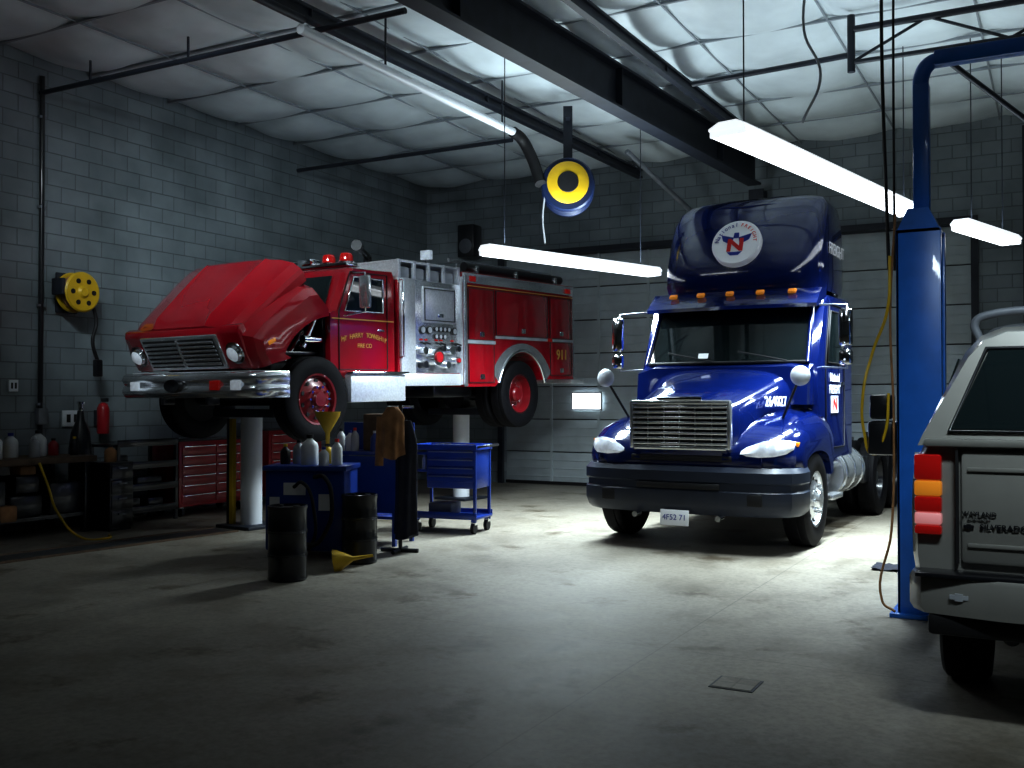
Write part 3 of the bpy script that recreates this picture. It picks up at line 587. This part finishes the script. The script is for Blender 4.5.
for s in (1,-1):
    X=1.175*s
    arc=[(4.2+.63*math.cos(math.radians(15+150*i/14)),.5+.65*math.sin(math.radians(15+150*i/14))) for i in range(15)]
    tube(FT,'fender_trim',[(X,y,z) for y,z in arc],.028,M_CHROME)
    ar2=[(4.2+.86*math.cos(math.radians(25+130*i/14)),.5+.76*math.sin(math.radians(25+130*i/14))) for i in range(15)]
    prism(FT,'fender_plate',ar2+arc[::-1],X,X+.008*s,M_ALU)
    for (y0,y1,z0,z1) in ((2.86,3.46,1.28,2.0),(2.86,3.46,.68,1.22),(3.52,4.9,1.36,2.0),(4.97,5.6,1.36,2.0),(4.97,5.6,.78,1.3)):
        box(FT,'compartment_door',(X,(y0+y1)/2,(z0+z1)/2),(.025,y1-y0,z1-z0),M_RED,.01)
        tube(FT,'door_edge',[(X+.01*s,y0,z0),(X+.01*s,y1,z0),(X+.01*s,y1,z1),(X+.01*s,y0,z1)],.007,M_DARK,False,True)
        box(FT,'latch',(X+.02*s,(y0+y1)/2,z0+.08),(.02,.1,.07),M_CHROME,.01)
    tube(FT,'gold_line',[(X+.016*s,2.84,2.03),(X+.016*s,5.64,2.03)],.006,M_GOLD,False)
    boxes(FT,'white_stripe',[((X+.006*s,3.15,1.25),(.016,.7,.05)),((X+.006*s,4.2,1.33),(.016,1.4,.04)),((X+.006*s,5.3,1.33),(.016,.7,.04))],M_LGREY)
    box(FT,'top_rail',(X-.01*s,4.22,2.14),(.04,2.9,.14),M_ALU,.006)
    box(FT,'corner_guard',(X-.0*s,2.8,1.4),(.03,.06,1.55),M_ALU,.004)
    box(FT,'corner_guard_b',(X-.0*s,5.66,1.45),(.03,.04,1.4),M_ALU,.004)
    boxes(FT,'running_light',[((X+.01*s,5.5,2.13),(.04,.14,.08)),((X+.01*s,2.95,2.13),(.04,.14,.08)),((X+.01*s,4.95,1.33),(.04,.12,.06))],M_REDL,.01)
    text(FT,'number_911','911',(X+.018*s,5.3,1.1),(PI/2,0,s*PI/2),.22,M_GOLD,.002,1,.004)
    cyls(FT,'suction_hose',[((1.0*s,3.0,2.32),(1.0*s,5.55,2.32),.065)],M_BLACK)
    boxes(FT,'hose_brackets',[((1.0*s,y,2.28),(.2,.04,.12)) for y in (3.2,4.2,5.3)],M_CHROME,.005)
    boxes(FT,'ladder',[((.80*s,4.25,2.42),(.03,2.7,.06)),((.80*s,4.25,2.27),(.03,2.7,.05))]+[((.80*s,3.1+.3*i,2.35),(.025,.03,.14)) for i in range(8)],M_ALU)
    box(FT,'front_body_face_plate',(0.95*s,2.765,1.4),(.4,.02,1.5),M_TREAD)
box(FT,'hose_bed_cover',(0,4.25,2.25),(1.5,2.7,.08),M_BLACK,.02)
box(FT,'tail_step',(0,5.85,.68),(2.3,.4,.06),M_TREAD,.01)
boxes(FT,'tail_lights',[((1.0,5.7,1.2),(.15,.03,.3)),((-1.0,5.7,1.2),(.15,.03,.3))],M_REDL,.01)
# ---------------------------------------------------------------- in-ground lift
GL=E('in_ground_lift',(-8.69,9.22,0),(0,0,math.radians(-6)))
cyls(GL,'front_piston',[((0,0,0),(0,0,1.36),.13)],M_WHITE,32); boxes(GL,'front_saddle',[((0,0,1.39),(1.1,.3,.1)),((.5,0,1.46),(.1,.25,.1)),((-.5,0,1.46),(.1,.25,.1)),((0,0,.02),(.6,.6,.04))],M_STEEL,.01)
boxes(GL,'locking_leg',[((-.18,-.14,.66),(.06,.06,1.32))],M_YEL,.005)
boxes(GL,'locking_leg_b',[((-.24,-.14,.66),(.05,.05,1.32))],M_BLACK,.005)
cyls(GL,'rear_piston',[((0,4.2,0),(0,4.2,1.36),.13)],M_WHITE,32); boxes(GL,'rear_saddle',[((0,4.2,1.37),(1.1,.3,.1)),((0,4.2,.02),(.6,.6,.04))],M_STEEL,.01)
boxes(GL,'floor_slot_cover',[((-.0,-2.9,.006),(.36,5.0,.012))],M_ENG)
boxes(GL,'slot_edges',[((.22,-2.9,.01),(.05,5.0,.02)),((-.22,-2.9,.01),(.05,5.0,.02))],M_WOOD)
# ---------------------------------------------------------------- PICKUP
PK=E('pickup_truck',(.34,5.22,0))
def bedring(y,dx=0,zt=1.33):
    pts=[(-.90,.50),(-.96,.62),(-.985,.8),(-.99,1.0),(-.985,1.15),(-.965,1.27),(-.93,zt)]
    pts=[(x+dx,z) for x,z in pts]
    return [(x,y,z) for x,z in pts]+[(-x,y,z) for x,z in reversed(pts)]
loft(PK,'bed',[bedring(.03,.03),bedring(.10),bedring(1.0),bedring(2.15)],M_SILV,ang=.7)
loft(PK,'cab_lower',[bedring(2.19),bedring(3.0),bedring(3.75),bedring(4.6,.03,1.16),bedring(5.3,.06,1.08),bedring(5.45,.14,1.0)],M_SILV,ang=.7)
cr=[]
for y,w,zt,zb in ((2.25,.82,1.32,1.30),(2.3,.80,1.70,1.30),(2.5,.76,1.80,1.30),(3.2,.75,1.82,1.30),(3.45,.77,1.75,1.30),(4.05,.86,1.22,1.20)):
    cr.append([(-.93,y,zb),(-w,y,zt-.05),(-w+.1,y,zt),(w-.1,y,zt),(w,y,zt-.05),(.93,y,zb)])
loft(PK,'cab_roof',cr,M_SILV,ang=.6)
quad(PK,'windshield',[(-.72,3.55,1.68),(.72,3.55,1.68),(.80,4.0,1.28),(-.80,4.0,1.28)],M_GLASS,.01)
for s in (1,-1): quad(PK,'cab_window',[(s*.90,2.45,1.36),(s*.90,3.6,1.36),(s*.80,3.35,1.70),(s*.80,2.5,1.70)],M_GLASS,.012*s)
box(PK,'tailgate',(0,.03,1.04),(1.52,.06,.54),M_SILV,.02)
boxes(PK,'tailgate_crease',[((0,-.005,1.22),(1.46,.012,.02)),((0,-.005,.86),(1.46,.012,.02))],M_SILV,.004)
boxes(PK,'tailgate_gap',[((-.775,.012,1.04),(.012,.05,.54)),((.775,.012,1.04),(.012,.05,.54))],M_DARK)
box(PK,'gate_handle',(0,-.01,1.2),(.3,.03,.09),M_DARK,.01)
text(PK,'tail_text','SILVERADO',(-.575,-.008,.95),F_FRONT,.036,M_BLACK,.002,1.1,.0008)
text(PK,'dealer_text','WAYLAND',(-.68,-.008,1.01),F_FRONT,.030,M_BLACK,.002,1.0,.0005)
text(PK,'dealer_text_b','CHEVROLET',(-.68,-.008,.985),F_FRONT,.015,M_BLACK,.002,1.2)
boxes(PK,'bow_tie',[((-.725,-.008,.95),(.045,.006,.013)),((-.725,-.008,.95),(.018,.007,.022))],M_BLACK)
for s in (1,-1):
    z0=.90
    for i,(h,m_) in enumerate(((.045,M_REDL),(.06,M_PINK),(.075,M_REDL),(.075,M_AMBER),(.125,M_REDL))):
        box(PK,'tail_light_%d'%i,(s*.905,.035,z0+h/2),(.125,.09,h),m_,.012); z0+=h+.002
    wheel(PK,'rear_wheel',(s*.80,.95,.37),.37,.25,s,M_ALU); wheel(PK,'front_wheel',(s*.80,4.55,.37),.37,.25,s,M_ALU)
    arc=[(.95+.44*math.cos(math.radians(8+164*i/14)),.42+.44*math.sin(math.radians(8+164*i/14))) for i in range(15)]
    tube(PK,'wheel_arch',[(s*.98,y,z) for y,z in arc],.03,M_GREY)
    prism(PK,'wheel_well',arc,s*.985,s*.992,M_DARK)
    box(PK,'door_mirror',(s*1.1,3.5,1.38),(.18,.1,.2),M_BLACK,.03)
bp=[(-.99,.14),(-.99,-.0),(-.93,-.09),(-.6,-.15),(.6,-.15),(.93,-.09),(.99,0),(.99,.14),(.9,.14),(.9,.0),(-.9,.0),(-.9,.14)]
loft(PK,'rear_bumper',[[(x*.98,y,.54) for x,y in bp],[(x,y,.57) for x,y in bp],[(x,y,.70) for x,y in bp],[(x*.99,y+.01,.72) for x,y in bp]],M_SILV)
box(PK,'bumper_step_pad',(0,-.04,.725),(1.9,.2,.02),M_BLACK,.005)
box(PK,'lower_valance',(0,-.02,.49),(1.8,.16,.1),M_DARK,.02)
boxes(PK,'bumper_emblem',[((-.76,-.12,.63),(.08,.02,.02)),((-.76,-.12,.63),(.035,.022,.034))],M_LGREY)
box(PK,'hitch',(0,-.12,.42),(.12,.2,.1),M_BLACK,.01)
cyls(PK,'rear_axle',[((-.7,.95,.37),(.7,.95,.37),.06),((0,.95,.37),(0,1.2,.37),.13)],M_BLACK)
box(PK,'underbody',(0,2.6,.5),(1.5,4.8,.2),M_BLACK,.02)
cyl(PK,'tail_pipe',(-.55,.1,.42),(-.55,1.3,.42),.04,M_ENG)
def capring(y,zt,ww,k=1):
    return [(-.95,y,1.33),(-.93,y,1.38),(-ww-.07*k,y,zt-.12),(-ww,y,zt-.04),(-ww+.1,y,zt),(ww-.1,y,zt),(ww,y,zt-.04),(ww+.07*k,y,zt-.12),(.93,y,1.38),(.95,y,1.33)]
def slant(r,off): return [(x,y+off*(z-1.33)/.55,z) for x,y,z in r]
loft(PK,'topper_shell',[slant(capring(0,1.88,.66),.16),slant(capring(.1,1.91,.68),.16),capring(1.0,1.93,.70),capring(2.1,1.92,.70),slant(capring(2.2,1.88,.68),0)],M_SILV,ang=.5)
def cp(x,z,o=-.012): return (x,.0+.16*(z-1.33)/.55+o,z)
quad(PK,'topper_window',[cp(-.80,1.41),cp(.80,1.41),cp(.64,1.79),cp(-.64,1.79)],M_GLASS,.0)
tube(PK,'topper_window_seal',[cp(-.81,1.40),cp(.81,1.40),cp(.65,1.80),cp(-.65,1.80)],.010,M_BLACK,False,True)
box(PK,'topper_lip',(0,-.0,1.345),(1.84,.06,.04),M_SILV,.012)
cyls(PK,'topper_handle',[((0,-.0,1.42),(0,-.05,1.42),.03)],M_CHROME)
for s in (1,-1): quad(PK,'topper_side_window',[(s*.90,.4,1.45),(s*.90,1.9,1.45),(s*.79,1.9,1.76),(s*.79,.4,1.76)],M_GLASS,.01*s)
for y in (.45,1.7):
    tube(PK,'roof_rack',[(-.70,y,1.86),(-.72,y,1.95),(-.66,y,1.985),(0,y,1.995),(.66,y,1.985),(.72,y,1.95),(.70,y,1.86)],.022,M_GREY)
# ---------------------------------------------------------------- drums and waste oil station
def drum(name,loc,r=.175,h=.66):
    e=E(name,loc)
    prof=[(0,.01),(r*.95,.0),(r,.01),(r*1.03,.02),(r,.035)]
    for z in (h*.33,h*.36,h*.64,h*.67):
        prof+=[(r,z-.015),(r*1.035,z),(r,z+.015)]
    prof+=[(r,h-.04),(r*1.04,h-.02),(r*1.04,h),(r*.96,h+.002),(r*.95,h-.02),(0,h-.02)]
    lathe(e,'shell',prof,M_DRUM,seg=40); cyls(e,'bungs',[((r*.6,0,h-.02),(r*.6,0,h+.005),.03),((-r*.6,.03,h-.02),(-r*.6,.03,h),.018)],M_ENG,12)
    return e
drum('oil_drum',(-5.86,6.66,0),.165,.64); drum('oil_drum',(-5.88,7.70,0),.165,.65)
def bottle(name,loc,h,r,m,capm,p=None):
    e=E(name,loc,(0,0,0),p); lathe(e,'body',[(0,0),(r*.95,0),(r,.01),(r,h*.62),(r*.85,h*.72),(r*.35,h*.85),(r*.33,h*.92),(0,h*.92)],m,seg=24)
    lathe(e,'cap',[(r*.4,h*.88),(r*.4,h),(0,h)],capm,seg=16); return e
def funnel(name,loc,rot,s=1):
    e=E(name,loc,rot); lathe(e,'cone',[(.012*s,-.18*s),(.02*s,0),(.10*s,.14*s),(.11*s,.18*s),(.105*s,.18*s),(.095*s,.145*s),(.015*s,0),(.007*s,-.18*s)],M_YEL,seg=28); return e
WT=E('waste_oil_tank',(-6.60,7.87,0),(0,0,math.radians(24)))
box(WT,'tank',(0,0,.47),(.80,.55,.80),M_CART,.03)
boxes(WT,'legs',[((x,y,.05),(.06,.06,.1)) for x in (-.34,.34) for y in (-.22,.22)],M_BLACK)
box(WT,'rim',(0,0,.88),(.84,.6,.05),M_CART,.01)
boxes(WT,'labels',[((-.1,-.28,.68),(.22,.006,.12)),((.2,-.28,.55),(.12,.006,.16)),((-.3,-.28,.5),(.10,.006,.2))],M_WHITE)
tube(WT,'drain_hose',[(.1,-.3,.80),(.22,-.36,.8),(.3,-.38,.55),(.25,-.38,.3),(.1,-.4,.15),(-.05,-.42,.3)],.022,M_DARK)
tube(WT,'drain_hose_b',[(-.1,-.3,.7),(.0,-.36,.75),(.12,-.38,.5),(.08,-.38,.12),(-.1,-.40,.03)],.018,M_DARK)
tz=.905
for i,(x,y,h,r,a,b) in enumerate(((.0,-.1,.30,.085,M_JUG,M_DARK),(.28,-.12,.26,.055,M_JUG,M_TXTR),(-.28,.0,.2,.05,M_DARK,M_YEL),(.17,-.2,.18,.05,M_WHITE,M_TXTB),(-.17,.1,.24,.06,M_LGREY,M_DARK))):
    bottle('bottle_%d'%i,(x,y,tz),h,r,a,b,WT)
fu=funnel('funnel_on_tank',(.12,.12,tz+.31),(0,0,0),1.2); fu.parent=WT
bottle('bottle_under_funnel',(.12,.12,tz),.2,.07,M_YEL,M_DARK,WT)
funnel('oil_funnel',(-5.66,7.32,.105),(math.radians(98),0,math.radians(-55)),1.0)
WS=E('parts_stand',(-6.62,8.85,0),(0,0,math.radians(10)))
boxes(WS,'posts',[((x,y,.55),(.04,.04,1.1)) for x in (-.4,.4) for y in (-.22,.22)],M_CART)
boxes(WS,'shelves',[((0,0,.98),(.86,.5,.04)),((0,0,.3),(.86,.5,.03)),((0,.22,1.15),(.86,.02,.3))],M_CART,.005)
box(WS,'side_panel',(.0,-.22,.65),(.8,.02,.6),M_CART)
box(WS,'wooden_crate',(.1,.05,1.2),(.3,.26,.4),M_WOOD,.02)
for i,(x,y,h,m1,m2) in enumerate(((-.3,-.1,.24,M_JUG,M_DARK),(-.18,-.12,.22,M_WHITE,M_TXTB),(-.1,-.16,.25,M_LGREY,M_TXTR),(.14,-.17,.22,M_CART,M_WHITE),(.24,-.16,.26,M_JUG,M_TXTB),(.33,-.1,.24,M_WHITE,M_TXTR))):
    bottle('bottle_%d'%i,(x,y,1.0),h,.045,m1,m2,WS)
CR=E('coat_rack',(-5.92,8.42,0),(0,0,math.radians(15)))
cyls(CR,'pole',[((0,.02,.03),(0,.02,1.5),.02)],M_BLACK); 
cyls(CR,'feet',[((-.2,0,.02),(.2,0,.02),.02),((0,-.2,.02),(0,.2,.02),.02)],M_BLACK,10); cyls(CR,'hook',[((-.14,.02,1.48),(.14,.02,1.48),.012)],M_CHROME,8)
def coat(p,name,c,w,z0,z1,m,ph=0):
    rings=[]
    for i in range(14):
        t=i/13; z=z1+(z0-z1)*t
        ww=w*(.4+.6*min(1,t*5))*(1-.12*math.sin(t*3)); dd=.045+.03*min(1,t*3)+.015*t
        ring=[]
        for j in range(40):
            a=2*PI*j/40; k=1+.16*math.sin(a*7+ph+t*2)*(t+.1)+.08*math.sin(a*3+ph)
            ring.append((c[0]+ww*k*math.cos(a),c[1]+dd*k*math.sin(a),z+.035*math.sin(a*2+ph)*t))
        rings.append(ring)
    loft(p,name,rings,m,ang=1.2)
coat(CR,'tan_coat',(-.06,-.07,0),.13,.98,1.48,M_BROWN,1)
coat(CR,'dark_overalls',(.05,.05,0),.12,.16,1.34,M_NAVY,2)
loft(CR,'tan_sleeve',[[(-.18+.045*math.cos(a)-.02*t,-.07+.04*math.sin(a),1.38-.5*t) for a in [2*PI*j/12 for j in range(12)]] for t in (0,.3,.6,1)],M_BROWN)
# blue tool cart
TC=E('tool_cart',(-6.34,10.1,0),(0,0,math.radians(8)))
boxes(TC,'frame',[((x,y,.56),(.035,.035,.86)) for x in (-.38,.38) for y in (-.22,.22)],M_CART,.005)
box(TC,'drawer_box',(.08,0,.74),(.62,.46,.44),M_CART,.01)
boxes(TC,'drawer_fronts',[((.08,-.235,.92-i*.095),(.58,.014,.08)) for i in range(4)],M_CART,.006)
boxes(TC,'drawer_handles',[((.08,-.25,.945-i*.095),(.56,.02,.010)) for i in range(4)],M_STEEL2,.003)
boxes(TC,'side_tray',[((-.31,0,.92),(.16,.46,.03)),((-.31,0,.72),(.16,.46,.03))],M_CART,.005)
boxes(TC,'top_tray',[((0,0,.975),(.82,.5,.02)),((0,-.245,1.0),(.82,.015,.06)),((0,.245,1.0),(.82,.015,.06)),((-.4,0,1.0),(.015,.5,.06)),((.4,0,1.0),(.015,.5,.06))],M_CART,.003)
boxes(TC,'lower_shelf',[((0,0,.18),(.82,.5,.03)),((0,-.245,.21),(.82,.015,.07)),((0,.245,.21),(.82,.015,.07))],M_CART,.004)
tube(TC,'push_handle',[(.4,-.2,1.0),(.5,-.2,1.02),(.5,.2,1.02),(.4,.2,1.0)],.015,M_BLACK,False)
for x in (-.36,.36):
    for y in (-.2,.2):
        cyl(TC,'caster',(x-.02,y,.065),(x+.02,y,.065),.065,M_DARK); box(TC,'caster_fork',(x,y,.13),(.06,.05,.06),M_CHROME,.005)
for i,(x,m1) in enumerate(((-.32,M_JUG),(-.28,M_LIFT),(-.36,M_DARK))):
    bottle('spray_can_%d'%i,(x,-.1+i*.12,.735),.17,.03,m1,M_WHITE,TC)
boxes(TC,'tray_tools',[((.1,0,1.0),(.3,.2,.05)),((-.15,.05,1.0),(.12,.25,.06))],M_BLACK,.01)
box(TC,'shelf_bin',(-.1,0,.27),(.3,.3,.14),M_GREY,.02)
# ---------------------------------------------------------------- left wall line
def chest(name,loc,L,D_,Ht,m,rows=6,cols=2):
    e=E(name,loc)
    box(e,'carcass',(0,0,.13+(Ht-.13)/2),(D_,L,Ht-.13),m,.012)
    ch=(Ht-.22)/rows; cw=(L-.08)/cols
    boxes(e,'drawers',[((D_/2+.004,-L/2+.04+cw*(c+.5),.17+ch*(r+.5)),(.016,cw-.02,ch-.015)) for r in range(rows) for c in range(cols)],m,.004)
    boxes(e,'handles',[((D_/2+.02,-L/2+.04+cw*(c+.5),.17+ch*(r+.86)),(.02,cw-.06,.014)) for r in range(rows) for c in range(cols)],M_CHROME,.003)
    for x in (-D_/2+.08,D_/2-.08):
        for y in (-L/2+.1,L/2-.1):
            cyl(e,'caster',(x,y-.02,.06),(x,y+.02,.06),.06,M_DARK); box(e,'fork',(x,y,.12),(.05,.06,.05),M_CHROME)
    box(e,'top_mat',(0,0,Ht+.005),(D_,L,.012),M_BLACK)
    return e
chest('tool_chest',(-10.45,10.1,0),1.3,.55,1.0,M_REDD,6,2)
chest('tool_chest',(-10.45,11.75,0),1.2,.55,1.10,M_REDD,7,2)
BC=E('service_cart',(-10.4,8.92,0))
boxes(BC,'posts',[((x,y,.5),(.04,.04,1.0)) for x in (-.24,.24) for y in (-.46,.46)],M_BLACK)
boxes(BC,'shelves',[((0,0,z),(.52,.96,.03)) for z in (.14,.42,.70,.98)]+[((.26,0,z+.04),(.015,.96,.07)) for z in (.14,.42,.70,.98)],M_BLACK,.004)
boxes(BC,'bins',[((0,-.2,.24),(.35,.3,.16)),((.02,.2,.23),(.3,.25,.14)),((0,.1,.51),(.35,.4,.13)),((0,-.28,.79),(.2,.2,.14))],M_BLACK,.02)
WB=E('workbench',(-10.42,6.5,0))
box(WB,'top',(0,0,.86),(.8,3.1,.07),M_WOOD,.008)
boxes(WB,'legs',[((x,y,.41),(.08,.08,.82)) for x in (-.32,.32) for y in (-1.45,0,1.45)],M_BLACK,.005)
boxes(WB,'lower_shelf',[((0,0,.22),(.7,3.0,.04))],M_BLACK)
boxes(WB,'back_panel',[((-.3,0,.52),(.03,2.9,.6))],M_BLACK)
boxes(WB,'stored_boxes',[((.08,1.2,.42),(.5,.45,.36)),((.05,.7,.36),(.5,.4,.24)),((.05,-.3,.4),(.5,.7,.32)),((.1,.75,.6),(.3,.3,.2)),((.05,.25,.45),(.5,.4,.42))],M_BLACK,.02)
boxes(WB,'stored_tins',[((.2,.72,.76),(.2,.2,.1)),((.28,.45,.3),(.16,.2,.18))],M_BROWN,.02)
boxes(WB,'cabinet_doors',[((.34,-.35,.42),(.02,.62,.74)),((.34,-1.05,.42),(.02,.62,.74))],M_BLACK,.008)
for i,(y,h,r,m1,m2) in enumerate(((1.45,.22,.05,M_DARK,M_YEL),(1.3,.20,.06,M_REDD,M_DARK),(1.1,.30,.09,M_JUG,M_DARK),(.92,.24,.06,M_LGREY,M_WHITE),(.75,.28,.08,M_JUG,M_TXTB),(.58,.18,.05,M_YEL,M_DARK),(.42,.3,.09,M_WHITE,M_DARK),(.2,.26,.07,M_JUG,M_TXTR),(0,.22,.06,M_DARK,M_WHITE))):
    bottle('jug_%d'%i,(.12*math.cos(i*2.1),y,.895),h,r,m1,m2,WB)
VS=E('bench_vise',(0,-.2,.895),(0,0,0),WB)
boxes(VS,'jaws',[((.2,-.35,.1),(.2,.12,.12)),((.36,-.35,.13),(.05,.16,.08)),((.2,-.35,.03),(.16,.2,.06))],M_ENG,.01)
TB=E('toolbox',(0,-1.1,.895),(0,0,0),WB); boxes(TB,'case',[((0,0,.12),(.3,.5,.24))],M_REDD,.02); tube(TB,'handle',[(0,-.12,.24),(0,-.1,.3),(0,.1,.3),(0,.12,.24)],.012,M_CHROME)
SC=E('storage_cabinet',(-10.0,8.22,0)); box(SC,'body',(0,0,.42),(.4,.34,.78),M_BLACK,.01); boxes(SC,'drawer_fronts',[((.205,0,.16+.18*i),(.015,.3,.16)) for i in range(4)],M_BLACK,.006); boxes(SC,'pulls',[((.22,0,.2+.18*i),(.02,.12,.015)) for i in range(4)],M_STEEL2); boxes(SC,'feet',[((0,0,.015),(.36,.3,.03))],M_DARK)
bottle('grease_tin',(0,0,.81),.2,.07,M_BROWN,M_DARK,SC)
tcy=E('welding_cylinder',(-10.62,8.28,0)); lathe(tcy,'bottle',[(0,0),(.13,0),(.135,.03),(.135,.95),(.11,1.15),(.05,1.3),(.035,1.42),(0,1.42)],M_BLACK)
lathe(tcy,'valve',[(.03,1.42),(.03,1.5),(.05,1.5),(.05,1.53),(0,1.53)],M_CHROME)
ah=E('air_hose'); tube(ah,'hose',[(-9.98,7.25,.85),(-9.9,7.3,.6),(-9.8,7.35,.3),(-9.5,7.45,.02),(-9.3,7.6,.015),(-9.5,7.8,.015)],.014,M_YEL)
HR=E('wall_hose_reel',(XL+.24,8.25,2.88))
lathe(HR,'flange_out',[(0,.14),(.05,.15),(.08,.12),(.23,.12),(.25,.10),(.23,.08),(.12,.08)],M_YEL,'X')
lathe(HR,'hose_coil',[(.12,-.06),(.20,-.06),(.215,-.02),(.20,.0),(.215,.04),(.20,.08),(.12,.08)],M_BROWN,'X')
lathe(HR,'flange_in',[(.0,-.06),(.24,-.06),(.25,-.08),(.0,-.09)],M_YEL,'X')
boxes(HR,'bracket',[((-.12,0,0),(.18,.16,.16)),((-.2,0,0),(.03,.3,.5)),((0,-.26,.05),(.2,.05,.2))],M_STEEL,.01)
cyls(HR,'flange_holes',[((.118,.15*math.cos(a),.15*math.sin(a)),(.128,.15*math.cos(a),.15*math.sin(a)),.03) for a in [2*PI*i/6 for i in range(6)]],M_DARK)
tube(HR,'hose_drop',[(.02,.2,-.1),(.03,.26,-.35),(.04,.2,-.6),(.04,.28,-.85)],.022,M_DARK)
box(HR,'gun',(.04,.28,-.93),(.07,.11,.22),M_BLACK,.02)
CD=E('wall_conduit',(XL+.035,7.9,0)); cyls(CD,'pipe',[((0,0,.95),(0,0,5.5),.03)],M_BLACK); boxes(CD,'clips',[((0,0,z),(.05,.1,.03)) for z in (1.5,2.7,3.9,5)],M_STEEL2); box(CD,'junction',(.03,0,1.35),(.08,.14,.2),M_STEEL2,.01)
for i,(y,z,w,h) in enumerate(((7.55,1.72,.12,.14),(8.35,1.32,.26,.2),(9.9,1.5,.16,.2),(10.9,1.6,.2,.14))):
    e=E('wall_outlet',(XL+.02,y,z)); box(e,'plate',(0,0,0),(.03,w,h),M_WHITE,.005); boxes(e,'sockets',[((.017,-w*.2,0),(.006,w*.2,h*.5)),((.017,w*.2,0),(.006,w*.2,h*.5))],M_DARK)
SP=E('wall_speaker',(-9.8,16.2,4.55)); box(SP,'cabinet',(0,0,0),(.36,.3,.62),M_BLACK,.03); lathe(SP,'cone',[(0,-.16),(.05,-.165),(.13,-.155),(.14,-.15)],M_GREY,'Y',loc=(0,0,-.1))
FD=E('floor_drain',(-1.56,5.39,0)); box(FD,'plate',(0,0,.002),(.24,.24,.004),M_ENG,0); box(FD,'lid',(0,0,.005),(.21,.21,.004),M_FLOOR)
DB=E('oil_rag',(-1.25,9.75,0)); 
bm=bmesh.new(); bmesh.ops.create_grid(bm,x_segments=14,y_segments=10,size=.5)
for v in bm.verts: v.co=Vector((v.co.x*.55,v.co.y*.35,.018+.018*math.sin(v.co.x*17)*math.cos(v.co.y*21)))
fin(bm,'cloth',DB,M_NAVY,ang=3)
FE=E('fire_extinguisher',(-10.75,8.72,1.12)); lathe(FE,'body',[(0,0),(.07,0),(.075,.02),(.075,.32),(.05,.38),(.02,.4),(0,.4)],M_REDD); box(FE,'handle',(.03,0,.43),(.12,.03,.05),M_BLACK,.01); box(FE,'bracket',(-.1,0,.2),(.08,.06,.2),M_STEEL)
SH=E('storage_shelf',(.2,14.6,0)); boxes(SH,'posts',[((x,y,.9),(.04,.04,1.8)) for x in (-.5,.5) for y in (-.25,.25)],M_STEEL); boxes(SH,'shelves',[((0,0,z),(1.04,.54,.03)) for z in (.2,.7,1.2,1.75)],M_STEEL); boxes(SH,'stock',[((-.2,0,.4),(.4,.4,.36)),((.2,0,.88),(.4,.4,.33)),((-.25,0,1.35),(.3,.35,.26))],M_GREY,.02)
# ---------------------------------------------------------------- camera, world
cam=bpy.data.cameras.new('camera'); co=bpy.data.objects.new('camera',cam); COL.objects.link(co)
cam.sensor_width=36; cam.lens=36*1000/1024; cam.clip_end=100
co.location=(0,0,1.55); co.rotation_euler=(PI/2+math.atan(.016),0,math.atan(.548))
S.camera=co
w=bpy.data.worlds.new('world'); S.world=w; w.use_nodes=True
w.node_tree.nodes['Background'].inputs[0].default_value=(.3,.4,.6,1); w.node_tree.nodes['Background'].inputs[1].default_value=.05
S.view_settings.view_transform='Standard'; S.view_settings.look='None'; S.view_settings.exposure=.05; S.view_settings.gamma=.78
